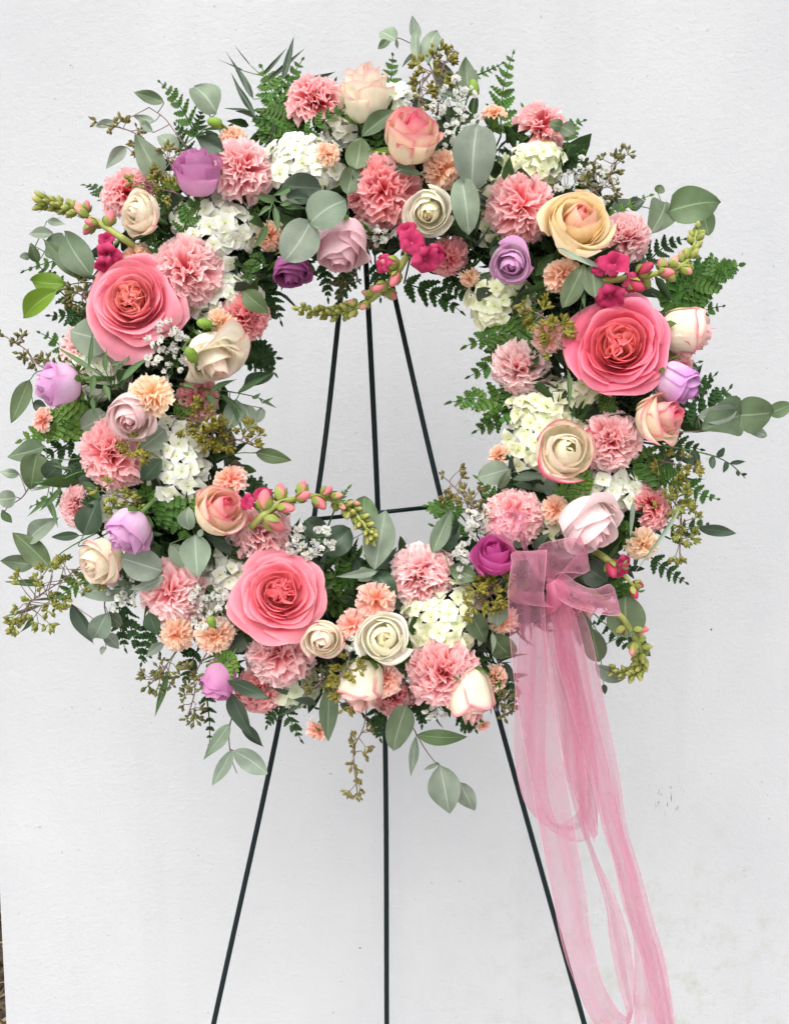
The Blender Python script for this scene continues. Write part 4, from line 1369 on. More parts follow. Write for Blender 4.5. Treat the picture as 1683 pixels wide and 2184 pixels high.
# ------------------------------------------------------------------ eucalyptus and other leaves
e = make_sprig
e('silver sprig arching over the top of the wreath with round leaves', [(935, 210), (908, 120), (862, 84), (818, 74)],
  [(846, 84, 812, 66, 38), (888, 88, 879, 32, 26, 0, 'ovate'), (892, 138, 887, 62, 22, 0, 'ovate'), (830, 84, 806, 104, 18, 0, 'ovate', 'euc'), (893, 106, 858, 142, 12, 0, 'lance', 'deep'), (912, 135, 934, 66, 44, 0, 'ovate'), (845, 82, 848, 103, 8, 0, 'lance')], 'silver', d=0.005, stemmat='twig')
e('grey-green upright leaf sprig behind the seeds at the top', [(985, 240), (1000, 205)], [(1000, 200, 994, 120, 44, 0, 'ovate'), (960, 190, 935, 128, 44, -0.01), (970, 215, 940, 165, 48, -0.015, 'round', 'silver')], 'euc', d=-0.005)
e('two large smooth pale leaves hanging beside the creamy hydrangea, top right', [(1045, 330), (1003, 398)], [(1006, 408, 1018, 263, 82, 0.028, 'round'), (984, 376, 1000, 500, 54, 0.034, 'round')], 'silver', rollmax=8)
e('cluster of large round grey leaves above the dark purple rose', [(640, 360), (664, 470)], [(660, 476, 738, 426, 76, 0.05), (664, 470, 606, 556, 74, 0.05), (686, 402, 600, 396, 52, 0.03, 'round', 'deep'), (660, 424, 610, 418, 30, 0.034, 'round', 'deep')], 'silver', rollmax=12, stemmat='stem')
e('dark grey-green leaf pair right of the upper left hydrangea', [(790, 330), (756, 362)], [(760, 360, 770, 292, 52, 0.02), (756, 356, 742, 414, 42, 0.018), (790, 360, 765, 320, 34, 0.012)], 'euc', rollmax=14)
e('round grey leaf sprig at the upper left rim above the lavender rose', [(470, 280), (440, 236), (420, 226)], [(462, 240, 414, 184, 60, 0.0), (476, 322, 420, 292, 40, 0.02, 'ovate', 'deep'), (380, 318, 338, 288, 34, -0.01, 'round')], 'silver')
e('grey sprig with pointed leaves reaching up at the far upper left', [(380, 290), (352, 252), (318, 228)], [(350, 218, 285, 195, 28, 0, 'ovate', 'euc'), (330, 258, 283, 246, 18, 0, 'ovate'), (326, 282, 298, 256, 20, 0, 'ovate'), (250, 262, 202, 268, 20, 0, 'ovate')], 'silver', stemmat='twig')
e('long green leaf left of the upright lavender rose', [(350, 400), (346, 386)], [(346, 386, 290, 284, 56, 0.02, 'ovate'), (270, 312, 226, 360, 28, 0.0, 'ovate', 'silver'), (384, 404, 344, 384, 20, 0.01, 'ovate', 'lime')], 'euc', rollmax=10)
e('large pointed green leaf left of the magenta blossoms, far left', [(205, 600), (198, 588)], [(197, 590, 138, 494, 64, 0.01, 'ovate'), (180, 600, 92, 508, 34, -0.004, 'lance'), (135, 530, 96, 520, 60, -0.01, 'heart', 'euc')], 'euc', rollmax=10)
e('pale silver sprig with small leaves at the far left rim', [(130, 560), (88, 532), (62, 520)], [(116, 500, 60, 498, 26, 0.0, 'ovate'), (80, 560, 66, 516, 24, 0, 'ovate', 'euc'), (64, 545, 42, 548, 16, 0, 'round'), (100, 470, 140, 478, 18, -0.01, 'ovate')], 'silver')
e('bright lime green leaf pair at the far left rim', [(200, 604), (150, 606), (122, 618)], [(140, 606, 66, 598, 46, 0, 'ovate'), (122, 618, 50, 678, 48, 0.004, 'ovate')], 'lime', rollmax=8)
e('wide pale grey leaf pair under the left garden rose', [(262, 740), (238, 732)], [(238, 726, 150, 706, 78, 0.004, 'round'), (236, 728, 330, 748, 34, 0.004, 'ovate')], 'silver', rollmax=8)
e('long dark green leaf at the left rim under the sideways lavender rose', [(90, 790), (62, 812)], [(62, 810, 24, 902, 40, 0.0, 'ovate'), (70, 860, 100, 870, 26, -0.01, 'ovate', 'deep')], 'euc', rollmax=12)
e('grey-green heart-shaped leaf sprig at the far left, beside the pink carnation', [(150, 980), (90, 975), (50, 965)], [(96, 952, 16, 974, 48, 0.0, 'ovate'), (80, 965, 66, 1044, 54, 0.006, 'heart'), (130, 985, 96, 1020, 46, -0.006, 'ovate', 'deep')], 'euc')
e('thin silver twig with round leaves at the left picture edge', [(90, 1010), (48, 1060), (18, 1080), (6, 1100)], [(42, 1012, 0, 1006, 22, 0, 'ovate'), (34, 1060, -6, 1064, 38, 0, 'round'), (4, 1088, 26, 1116, 20, 0, 'ovate', 'euc')], 'silver', stemmat='twig')
e('long green leaves fanning out at the lower left rim', [(180, 1150), (130, 1180), (108, 1205)], [(108, 1212, 28, 1136, 56, 0.008, 'ovate'), (76, 1206, 0, 1196, 38, 0.004, 'ovate'), (62, 1150, 124, 1104, 46, -0.004, 'ovate', 'silver'), (80, 1242, 12, 1242, 16, 0, 'willow')], 'euc', rollmax=12)
e('dark green pointed leaf left of the pale lavender rose, lower left', [(172, 1165), (178, 1142)], [(178, 1142, 212, 1062, 56, 0.012, 'ovate'), (170, 1142, 110, 1146, 20, 0.0, 'ovate')], 'deep', rollmax=8)
e('large round grey-blue leaf pair under the pale lavender rose', [(350, 1235), (342, 1230)], [(346, 1218, 258, 1190, 62, 0.022, 'round'), (350, 1230, 276, 1258, 26, 0.02, 'willow'), (300, 1250, 168, 1262, 50, -0.012, 'ovate', 'silver')], 'silver', rollmax=10)
e('pale blue-grey leaf pair in the lower left inner arc', [(400, 1100), (415, 1140)], [(416, 1140, 422, 1232, 62, 0.024, 'ovate'), (404, 1130, 402, 1080, 40, 0.016, 'ovate'), (362, 1160, 420, 1222, 40, 0.012, 'ovate'), (424, 1145, 432, 1128, 12, 0.028, 'round')], 'silver', rollmax=12)
e('hanging silver twig with small round leaves at the lower left rim', [(230, 1270), (226, 1320), (226, 1385)], [(230, 1306, 200, 1362, 46, 0.004, 'ovate'), (226, 1308, 260, 1336, 34, 0, 'round', 'euc'), (224, 1352, 254, 1384, 28, 0, 'ovate'), (222, 1378, 216, 1398, 12, 0, 'ovate'), (152, 1288, 200, 1374, 34, -0.004, 'ovate', 'deep')], 'silver', stemmat='twig')
e('drooping grey leaf sprig hanging below the wreath\'s lower left', [(515, 1480), (490, 1550), (492, 1610), (505, 1650)], [(490, 1544, 434, 1622, 30, 0.004, 'ovate'), (496, 1600, 452, 1676, 30, 0, 'ovate'), (498, 1602, 570, 1652, 52, 0.004, 'ovate'), (492, 1480, 538, 1572, 46, 0.01, 'willow', 'deep'), (510, 1540, 562, 1594, 22, 0.0, 'lance', 'deep'), (486, 1452, 576, 1492, 32, 0.022, 'lance', 'deep')], 'silver', stemmat='twig')
e('single upright green leaf hanging below the small cream rose, bottom', [(700, 1450), (704, 1466)], [(704, 1464, 700, 1582, 40, 0.01, 'ovate')], 'euc', rollmax=6)
e('silver leaf sprig dangling low under the wreath\'s bottom', [(860, 1500), (885, 1560), (915, 1610), (945, 1645)], [(868, 1504, 838, 1602, 54, 0.004, 'round', 'euc'), (888, 1568, 996, 1572, 36, 0.004, 'ovate', 'euc'), (938, 1632, 958, 1736, 70, 0.006, 'ovate'), (980, 1668, 1012, 1730, 40, 0, 'ovate'), (888, 1570, 876, 1658, 20, 0, 'lance'), (936, 1628, 902, 1644, 10, 0, 'lance')], 'silver', stemmat='twig')
e('large round grey leaf pair at the far upper right', [(1340, 440), (1420, 452)], [(1424, 450, 1536, 432, 78, 0.01, 'heart'), (1420, 430, 1386, 500, 66, 0.004, 'heart'), (1500, 440, 1512, 502, 40, -0.008, 'round'), (1404, 412, 1412, 394, 22, -0.004, 'round'), (1340, 440, 1376, 428, 30, -0.01, 'ovate', 'deep')], 'euc', rollmax=14)
e('grey eucalyptus branch reaching past the right picture edge', [(1420, 920), (1500, 918), (1580, 896), (1640, 880)], [(1580, 886, 1494, 918, 80, 0.012, 'heart'), (1566, 886, 1650, 880, 76, 0.006, 'round'), (1640, 882, 1690, 862, 34, 0, 'round'), (1590, 910, 1636, 930, 26, -0.006, 'round', 'silver'), (1490, 890, 1570, 876, 40, -0.012, 'round', 'silver')], 'euc', stemmat='twig', rollmax=16)
sp = [(1400, 948), (1480, 962), (1530, 975), (1565, 995), (1590, 1020)]
e('thin spiral eucalyptus twig with tiny leaves at the right rim', sp, [(1480, 960, 1486, 990, 16, 0, 'round'), (1478, 962, 1470, 1000, 14, 0, 'round'), (1520, 972, 1520, 1000, 14, 0, 'round'), (1530, 975, 1546, 956, 14, 0, 'round'), (1550, 985, 1544, 1008, 11, 0, 'round'), (1556, 988, 1590, 984, 10, 0, 'ovate'), (1572, 1002, 1576, 1016, 8, 0, 'ovate'), (1582, 1012, 1594, 1010, 7, 0, 'ovate'), (1455, 955, 1446, 985, 18, 0, 'round')], 'deep', sr=0.0011)
e('two hanging grey leaves under the peach carnation, right upper arc', [(1260, 545), (1282, 575)], [(1200, 656, 1246, 562, 44, 0.034, 'ovate'), (1262, 566, 1270, 634, 46, 0.032, 'round'), (1280, 570, 1230, 542, 10, 0.036, 'willow', 'silver')], 'euc', rollmax=10, stemmat='stem')
e('large round grey-green leaf right of the pink bow', [(1290, 1330), (1330, 1350)], [(1338, 1360, 1334, 1270, 78, 0.03, 'round')], 'euc', rollmax=4)
e('dark grey leaf group behind the bow\'s right loop', [(1250, 1290), (1265, 1240)], [(1246, 1205, 1296, 1240, 54, 0.014, 'round'), (1260, 1250, 1244, 1196, 36, 0.01, 'round'), (1240, 1195, 1256, 1222, 18, 0.02, 'ovate', 'silver')], 'deep', rollmax=10)
e('grey leaf sprig behind the right ribbon tail near the curled snapdragon', [(1270, 1340), (1280, 1390)], [(1262, 1340, 1278, 1412, 44, 0.014, 'round'), (1270, 1420, 1330, 1448, 36, 0.0, 'ovate', 'silver'), (1288, 1460, 1290, 1482, 14, 0, 'ovate', 'deep'), (1340, 1350, 1386, 1400, 40, -0.01, 'ovate', 'deep')], 'euc')
e('pale leaf folded in front of the peach carnation left of the bow', [(1050, 1345), (1056, 1332)], [(1060, 1336, 1070, 1278, 42, 0.024, 'ovate'), (1050, 1350, 1050, 1396, 12, 0.02, 'willow'), (1000, 1300, 1036, 1370, 46, 0.004, 'ovate', 'euc'), (1090, 1400, 1050, 1356, 50, -0.004, 'round', 'euc')], 'silver', rollmax=8)
e('narrow dark leaf pointing right at the lower right rim', [(1440, 1120), (1490, 1126)], [(1490, 1126, 1570, 1137, 26, 0.0, 'ovate')], 'deep', rollmax=10)
e('dark round leaves behind the lower snapdragon, bottom inner edge', [(720, 1200), (735, 1160)], [(690, 1180, 748, 1128, 62, 0.004, 'round'), (780, 1134, 778, 1058, 56, -0.004, 'round', 'euc'), (650, 1110, 700, 1140, 46, -0.006, 'round', 'deep')], 'deep', rollmax=14)
e('tall pale silver leaf standing at the bottom inner edge', [(800, 1240), (800, 1214)], [(800, 1216, 822, 1088, 66, 0.016, 'ovate'), (806, 1218, 714, 1230, 20, 0.014, 'willow'), (800, 1220, 848, 1276, 46, 0.004, 'ovate', 'deep'), (790, 1216, 764, 1240, 34, 0.002, 'ovate')], 'silver', rollmax=10)
e('folded green leaf left of the magenta purple rose, inner edge', [(950, 1180), (924, 1178)], [(922, 1180, 964, 1084, 38, 0.012, 'ovate'), (930, 1180, 985, 1120, 40, -0.006, 'ovate', 'deep'), (958, 1210, 1022, 1236, 38, 0.02, 'ovate', 'euc')], 'euc', rollmax=8, stemmat='stem')
e('pale grey leaf under the closed peach carnation, right inner edge', [(1060, 1030), (1078, 1010)], [(1086, 1000, 1018, 1020, 48, 0.004, 'round'), (1066, 1042, 1090, 1000, 20, 0.008, 'ovate', 'euc')], 'silver', rollmax=12)
e('green leaf at the left inner edge above a dusky carnation', [(520, 650), (520, 626)], [(518, 620, 574, 668, 42, 0.018, 'ovate')], 'euc', rollmax=8)
e('grey-green leaves hanging at the left inner edge over the seeds', [(470, 850), (500, 860)], [(505, 852, 486, 914, 44, -0.004, 'round'), (522, 862, 540, 930, 36, -0.008, 'ovate'), (520, 820, 584, 798, 34, -0.008, 'ovate', 'deep'), (560, 870, 548, 900, 20, -0.01, 'round')], 'silver')
e('red tipped green leaf pointing into the wreath\'s opening from the left', [(500, 968), (545, 966)], [(545, 965, 622, 982, 32, 0.0, 'ovate')], 'euc', rollmax=6)
e('grey leaf pair between the blush rose and the left carnation', [(215, 900), (205, 905)], [(226, 880, 172, 914, 52, -0.004, 'round'), (352, 916, 300, 956, 52, 0.006, 'round'), (345, 980, 302, 1026, 42, 0.012, 'ovate', 'deep')], 'silver', rollmax=14)
e('dark green leaf between the carnation and peach blooms, lower left', [(310, 1330), (318, 1322)], [(318, 1306, 336, 1356, 36, 0.01, 'ovate'), (352, 1370, 310, 1402, 20, 0.0, 'lance', 'silver')], 'deep')
e('small grey leaf pair on the upturned carnation, upper right rim', [(1210, 300), (1198, 262)], [(1200, 270, 1170, 262, 26, 0.034, 'round'), (1196, 268, 1226, 286, 30, 0.034, 'round'), (1200, 320, 1176, 336, 24, 0.0, 'round', 'euc'), (1190, 340, 1172, 366, 26, -0.004, 'round', 'euc')], 'euc')
e('long narrow leaf crossing the hot pink hearted rose\'s left side', [(770, 300), (776, 286)], [(772, 290, 846, 234, 38, 0.018, 'ovate'), (826, 350, 910, 374, 20, 0.02, 'lance'), (862, 316, 786, 322, 16, 0.01, 'lance', 'lime')], 'euc', rollmax=12)

wl = lambda *a, **k: make_sprig(*a, name='willow_sprig', cat='willow eucalyptus', group='narrow-leaved sprigs in the wreath', kind='willow', **k)
wl('dark bladed narrow-leaf sprig at the top left rim', [(590, 260), (600, 180), (560, 160)], [(604, 170, 628, 72, 16), (570, 172, 652, 100, 10), (560, 160, 612, 100, 9), (540, 210, 482, 110, 14), (530, 232, 492, 152, 10), (520, 150, 466, 126, 4), (650, 170, 715, 152, 12), (545, 250, 500, 170, 12), (536, 140, 498, 92, 3), (480, 230, 530, 232, 7)], mat='deep', d=-0.01)
wl('pale narrow leaves crossing the hydrangea, upper left inner edge', [(560, 420), (595, 430), (622, 440)], [(590, 424, 540, 414, 18, .02), (598, 436, 650, 424, 12, .026), (604, 440, 655, 444, 14, .026), (586, 440, 592, 500, 14, .026), (580, 440, 550, 462, 12, .02), (570, 480, 540, 530, 18, .006), (620, 398, 582, 416, 16, .03)], mat='willow', d=0.006)
wl('fine willow-leaf sprig sprawling over the left white hydrangea', [(250, 830), (220, 800), (190, 770)], [(190, 782, 198, 705, 10, .02), (200, 790, 122, 740, 12, .02), (226, 792, 228, 742, 12, .024), (236, 780, 262, 770, 8, .024), (200, 800, 190, 850, 14, .026), (196, 850, 200, 880, 12, .026), (222, 820, 234, 856, 12, .026), (260, 810, 320, 760, 16, .02), (170, 830, 130, 860, 6, .02), (248, 790, 280, 752, 8, .02), (200, 860, 204, 900, 6, .02)], mat='willow', d=0.004)
wl('thin willow-leaf sprig reaching into the opening from the left', [(400, 826), (470, 832), (540, 845), (575, 858)], [(390, 818, 420, 830, 10, .02), (448, 836, 506, 808, 14, .02), (506, 838, 588, 792, 12, .01), (440, 840, 462, 876, 14, .02), (470, 840, 520, 880, 12, .006), (540, 850, 556, 838, 9, 0), (560, 855, 590, 870, 7, 0), (490, 850, 520, 930, 10, -.004), (560, 860, 584, 846, 6, 0)], mat='willow', d=0.0)
wl('stringy narrow-leaf sprig at the lower left rim below the heart-shaped leaves', [(160, 1010), (120, 1030), (70, 1042)], [(120, 1030, 60, 1048, 8), (100, 1036, 56, 1020, 7), (130, 1040, 84, 1090, 12), (110, 1060, 55, 1104, 10), (100, 1062, 124, 1126, 14), (140, 1020, 50, 1030, 7), (150, 1000, 100, 990, 6)], mat='willow', d=0.0)
wl('single narrow leaf hanging from the seeds at the lower left', [(370, 1400), (358, 1440)], [(358, 1440, 330, 1530, 16), (352, 1455, 344, 1490, 9)], mat='willow', d=0.0)
wl('long dry narrow leaf pointing to the left picture edge', [(180, 1240), (90, 1292)], [(90, 1290, 0, 1318, 9), (150, 1270, 60, 1282, 8), (72, 1318, 42, 1350, 12), (90, 1245, 10, 1240, 14)], mat='willow', d=0.0)
wl('single curved narrow leaf under the yellow cream rose', [(1250, 545), (1190, 530)], [(1190, 528, 1268, 570, 12, .05)], mat='silver', d=0.0)
wl('long blade leaf crossing the pale peach carnation, lower right', [(1430, 1100), (1440, 1090)], [(1450, 1084, 1356, 1218, 11, .036), (1350, 1070, 1344, 1150, 11, .02)], mat='silver', d=0.0)
wl('narrow leaf strand hanging over the creamy hydrangea, right', [(1212, 780), (1212, 800)], [(1212, 790, 1212, 880, 12, .03), (1246, 620, 1248, 660, 9, .03)], mat='willow', d=0.0)

# ------------------------------------------------------------------ ferns
f = make_fern
f('broad fern frond standing left of the top pink carnation', 588, 318, 552, 132, 104, 'fern', d=0.004, tipd=-0.01)
f('fern frond tip right behind the broad top left frond', 612, 270, 650, 118, 66, 'fern', d=-0.006)
f('lush fern frond base filling the gap above the upper left hydrangea', 640, 318, 594, 210, 110, 'fern', d=0.01)
f('dark fern frond reaching up left at the upper left rim', 420, 292, 334, 168, 56, 'fern', d=-0.004)
f('small dark fern frond right of the upper left frond', 420, 292, 432, 228, 34, 'ferndark')
f('upright fern frond at the upper right rim beside the closed peach carnation', 1068, 290, 1100, 102, 68, 'fern', d=-0.004)
f('slim fern frond behind the upright one, pointing up at the upper right', 1112, 300, 1114, 222, 30, 'fern', d=0.01)
f('tiny fern tip right of the silver leaves at the top', 1010, 162, 1074, 132, 26, 'fern')
f('fern frond crossing the tall cream rose\'s stem', 650, 282, 760, 212, 46, 'fern', d=0.036)
f('small fern tip in front of the hot pink hearted rose\'s left side', 802, 330, 806, 248, 34, 'fern', d=0.03)
f('bright fern tip in front of the upper left hydrangea', 390, 500, 432, 406, 62, 'fern', d=0.03)
f('fern frond hanging in front of the upper left mini carnation', 334, 560, 322, 480, 36, 'fern', d=0.03)
f('fern frond beside the upturned carnation pointing right, upper right rim', 1186, 316, 1250, 254, 56, 'fern', d=-0.006)
f('fern sprig drooping right under the small leaves, upper right rim', 1176, 330, 1244, 318, 54, 'fern', d=-0.01)
f('pale fern tip crossing the round leaves, upper right', 1300, 462, 1392, 414, 34, 'fernlight', d=0.01)
f('large fern frond fanning out at the right rim above the sideways rose', 1412, 664, 1590, 562, 118, 'fern', d=-0.008, n=11, roll=6)
f('dark fern frond at the right rim above the grey branch', 1466, 900, 1562, 822, 86, 'ferndark', d=-0.008)
f('dark fern frond at the right rim behind the bright purple rose', 1450, 860, 1530, 796, 60, 'ferndark', d=-0.016)
f('green fern tip over the lavender rose, upper right', 1122, 560, 1056, 478, 56, 'fernlight', d=0.016)
f('fern frond hanging between the lavender rose and hydrangea', 1130, 560, 1180, 590, 60, 'fern', d=-0.006)
f('dark fern frond reaching into the opening under the dusky carnation', 862, 604, 990, 668, 74, 'ferndark', d=-0.02)
f('small dark fern frond at the top inner edge under the closed peach bloom', 950, 590, 1010, 640, 50, 'ferndark', d=-0.022)
f('fern frond on the right inner edge crossing the pale carnation', 1168, 700, 984, 742, 92, 'fern', d=0.004, bow=0.06)
f('drooping fern frond at the right inner edge pointing down left', 1100, 720, 994, 806, 70, 'fern', d=-0.008)
f('fern frond pointing left into the opening from the right', 1120, 876, 952, 858, 92, 'fern', d=-0.008)
f('lower fern frond fanning from the right inner edge', 1100, 850, 1010, 922, 76, 'fern', d=-0.018)
f('dark fern frond crossing the right inner hydrangea', 1190, 600, 1074, 650, 46, 'fern', d=0.01)
f('dark fern frond at the left inner edge pointing into the opening', 500, 724, 596, 764, 86, 'ferndark', d=-0.02)
f('dark fern tip at the left inner edge below the first one', 520, 740, 590, 800, 66, 'ferndark', d=-0.024)
f('fern frond crossing the upper hydrangea at the left inner edge', 560, 540, 516, 620, 46, 'fern', d=0.01)
f('broad yellow-green fern frond pointing left above the round carnation', 226, 880, 34, 944, 104, 'fernlight', d=0.002, roll=4)
f('fern frond behind the broad one pointing up left', 210, 900, 112, 858, 64, 'fern', d=-0.006)
f('slim fern frond pointing left above the lime leaves', 196, 548, 42, 580, 44, 'fern', d=-0.008)
f('small dark fern frond at the left rim beside the pale carnation', 176, 790, 78, 706, 60, 'fern', d=-0.012)
f('fern frond under the lime leaves at the left rim', 200, 660, 100, 672, 60, 'ferndark', d=-0.006)
f('fern tip hanging under the lime leaves', 180, 660, 172, 740, 48, 'fern', d=-0.006)
f('bright fern frond laid over the coral hearted rose', 384, 1110, 494, 1040, 56, 'fernlight', d=0.034, roll=0)
f('glossy fern frond hanging in the lower left arc', 330, 1040, 404, 1164, 86, 'fern', d=0.02)
f('fern frond beside the left inner hydrangea', 300, 1040, 340, 1080, 80, 'fern', d=0.004)
f('dark fern frond hanging at the lower left rim', 262, 1270, 306, 1414, 62, 'ferndark', d=-0.01)
f('second dark fern frond hanging at the lower left rim', 256, 1284, 268, 1390, 56, 'ferndark', d=-0.016)
f('thin dark fern frond dangling below the lower lavender rose', 440, 1482, 446, 1594, 36, 'ferndark', d=-0.01)
f('dark fern frond dangling right of the easel\'s left leg', 596, 1490, 644, 1584, 50, 'ferndark', d=-0.016)
f('dark fern frond dangling left of the easel\'s left leg', 590, 1490, 568, 1552, 44, 'ferndark', d=-0.016)
f('dark fern tip pointing right under the shaded hydrangea', 596, 1486, 676, 1512, 40, 'ferndark', d=-0.01)
f('bright fern frond in front of the bottom left lavender rose', 500, 1392, 428, 1470, 66, 'fernlight', d=0.03, roll=0)
f('green fern frond between the peach carnation and the lower pink carnation', 506, 1396, 520, 1330, 60, 'fern', d=0.004)
f('fern frond at the bottom inner edge under the cross bar', 984, 1100, 906, 1078, 66, 'fern', d=-0.01)
f('fern tip pointing left at the bottom inner edge, near the baby\'s breath', 1000, 1140, 920, 1120, 60, 'fern', d=-0.014)
f('lush fern frond right of the pale carnation at the right rim', 1352, 970, 1452, 1046, 84, 'fern', d=0.016, roll=4)
f('fern frond behind the lush one, at the right rim', 1350, 1010, 1470, 1000, 60, 'fern', d=-0.006)
f('bright fern tip over the white hydrangea, right side', 1262, 1014, 1176, 1072, 72, 'fernlight', d=0.024, roll=0)
f('small fern tip under the largest garden rose', 1284, 840, 1298, 896, 50, 'fern', d=0.024)
f('dark fern frond at the lower right rim behind the seeds', 1430, 1150, 1530, 1122, 50, 'ferndark', d=-0.016)
f('dark fern frond at the lower right above the bow', 1330, 1110, 1340, 1180, 46, 'fern', d=0.0)
f('fern frond between the ivory rose and the bottom carnation', 880, 1370, 838, 1490, 66, 'fern', d=0.006)
f('fern tip beside the ivory rose and lime tinted hydrangea', 880, 1420, 884, 1340, 50, 'fern', d=-0.004)
f('fern frond pointing right behind the bow\'s right loop', 1300, 1246, 1368, 1262, 64, 'fern', d=0.004)
f('dark slender fern frond laid over the lower left hydrangea', 572, 1350, 430, 1230, 50, 'ferndark', d=0.016, roll=20)
f('dark fern frond over the lower left hydrangea, below the slender one', 560, 1360, 470, 1290, 40, 'ferndark', d=0.014, roll=20)
f('dark lush fern frond in the bottom inner arc', 700, 1310, 770, 1176, 110, 'fern', d=-0.01)
f('dark fern frond beside the lower garden rose\'s right side', 720, 1310, 850, 1280, 90, 'ferndark', d=-0.014)
f('fern frond behind the tall silver leaf, bottom inner edge', 780, 1260, 720, 1150, 86, 'ferndark', d=-0.018)
f('small fern tip above the lower snapdragon', 716, 1082, 744, 1040, 26, 'fern', d=0.0)
f('dark fern tip left of the lower snapdragon, inner edge', 560, 1060, 520, 1020, 50, 'ferndark', d=-0.014)
f('dark fern frond left of the bow\'s upper loop', 1064, 1100, 1014, 1016, 50, 'fern', d=-0.008)
f('fern tip beside the hanging bottom right rose', 1060, 1500, 1036, 1410, 44, 'fern', d=0.012)
f('dark fern frond under the bottom right rose', 980, 1510, 1016, 1560, 60, 'ferndark', d=-0.016)
f('yellow-green fern tip hanging between hydrangea and dark leaves, upper left', 540, 410, 548, 500, 46, 'fernlight', d=0.008)
f('bright fern tip in front of the dusky carnation below the drooping rose', 372, 880, 448, 850, 50, 'fernlight', d=0.008)
f('green fern tip in front of the peach bloom behind the ribbon', 1066, 1440, 1034, 1458, 40, 'fern', d=0.02)
f('dark fern frond at the bottom right under the ribbon tail', 1080, 1440, 1092, 1520, 50, 'ferndark', d=-0.012)

f('fern frond between the upper left rose and the lavender rose', 372, 470, 352, 372, 60, 'fern', d=-0.004)
f('fern frond filling in under the tall cream rose', 770, 330, 742, 262, 60, 'fern', d=-0.006)
f('fern frond behind the hot pink hearted rose\'s right side', 960, 340, 1010, 262, 64, 'ferndark', d=-0.012)
f('fern frond between hydrangea and yellow cream rose, upper right', 1160, 520, 1198, 398, 60, 'ferndark', d=-0.016)
f('fern frond pointing up left behind the left carnation', 150, 640, 80, 560, 60, 'ferndark', d=-0.016)
f('dark fern frond between the blush rose and the sideways lavender rose', 210, 870, 130, 800, 70, 'ferndark', d=-0.014)
f('dark fern frond between the blush rose and the left inner hydrangea', 330, 900, 420, 930, 60, 'ferndark', d=-0.006)
f('dark fern frond beneath the round left carnation', 220, 1030, 140, 1000, 80, 'ferndark', d=-0.014)
f('fern frond below the round left carnation pointing down', 210, 1020, 160, 1110, 70, 'fern', d=-0.014)
f('fern frond at the left inner edge beside the coral hearted rose', 420, 1000, 540, 1030, 60, 'ferndark', d=-0.02)
f('fern frond between lower left rose and carnation', 280, 1180, 360, 1210, 60, 'ferndark', d=-0.008)
f('dark fern frond at the bottom left rim beside the peach carnations', 330, 1330, 300, 1420, 60, 'ferndark', d=-0.016)
f('dark fern frond under the budded peach carnation', 420, 1390, 396, 1460, 50, 'ferndark', d=-0.016)
f('fern frond under the bottom carnation beside the hanging cream rose', 900, 1480, 900, 1550, 56, 'ferndark', d=-0.018)
f('dark fern frond under the bottom middle rose', 800, 1510, 812, 1580, 50, 'ferndark', d=-0.018)
f('fern frond behind the bow\'s upper right loop', 1230, 1230, 1300, 1190, 64, 'ferndark', d=-0.012)
f('fern frond at the right rim under the pink rimmed sideways rose', 1400, 800, 1496, 770, 60, 'ferndark', d=-0.018)
f('fern frond under the cream rose with the ruffled heart, right rim', 1400, 940, 1500, 960, 60, 'ferndark', d=-0.016)
f('dark fern frond right of the bow pointing down right', 1290, 1300, 1350, 1390, 56, 'ferndark', d=-0.02)
f('dark fern frond at the right inner edge below the large hydrangea', 1120, 1010, 1050, 1060, 60, 'ferndark', d=-0.016)
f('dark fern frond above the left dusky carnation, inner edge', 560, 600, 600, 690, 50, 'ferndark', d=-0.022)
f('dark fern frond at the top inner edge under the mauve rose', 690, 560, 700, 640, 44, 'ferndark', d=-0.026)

f('slim dark fern frond left of the round carnation under the yellow-green frond', 160, 940, 66, 1012, 58, 'ferndark', d=-0.016)
f('fern frond pointing left from behind the narrow visible carnation', 160, 1060, 62, 1082, 50, 'fern', d=-0.02)
f('fern frond pointing down left under the lower left white rose', 190, 1230, 112, 1306, 58, 'fern', d=-0.02)
f('fern frond pointing right from behind the sideways cream rose', 1450, 690, 1548, 652, 58, 'fern', d=-0.026)
f('fern frond pointing down right below the right rim seeds', 1440, 1020, 1536, 1066, 58, 'fern', d=-0.02)
f('fern frond pointing right beside the pale peach carnation, lower right', 1390, 1190, 1468, 1246, 52, 'ferndark', d=-0.02)
f('fern frond pointing up right behind the right snapdragon', 1380, 560, 1466, 508, 56, 'ferndark', d=-0.022)
f('fern frond pointing right below the upper right hydrangea', 1190, 350, 1262, 346, 54, 'ferndark', d=-0.02)
f('fern frond pointing up behind the tall cream rose', 830, 200, 838, 112, 48, 'fern', d=-0.026)
f('fern frond pointing up left behind the upright lavender rose', 400, 330, 372, 262, 50, 'ferndark', d=-0.016)
f('dark fern frond pointing left from the upper left carnation', 236, 430, 176, 392, 46, 'ferndark', d=-0.022)
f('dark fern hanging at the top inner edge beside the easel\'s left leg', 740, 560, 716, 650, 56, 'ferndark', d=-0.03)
f('dark fern hanging at the top inner edge between the easel legs', 800, 560, 812, 640, 54, 'ferndark', d=-0.03)

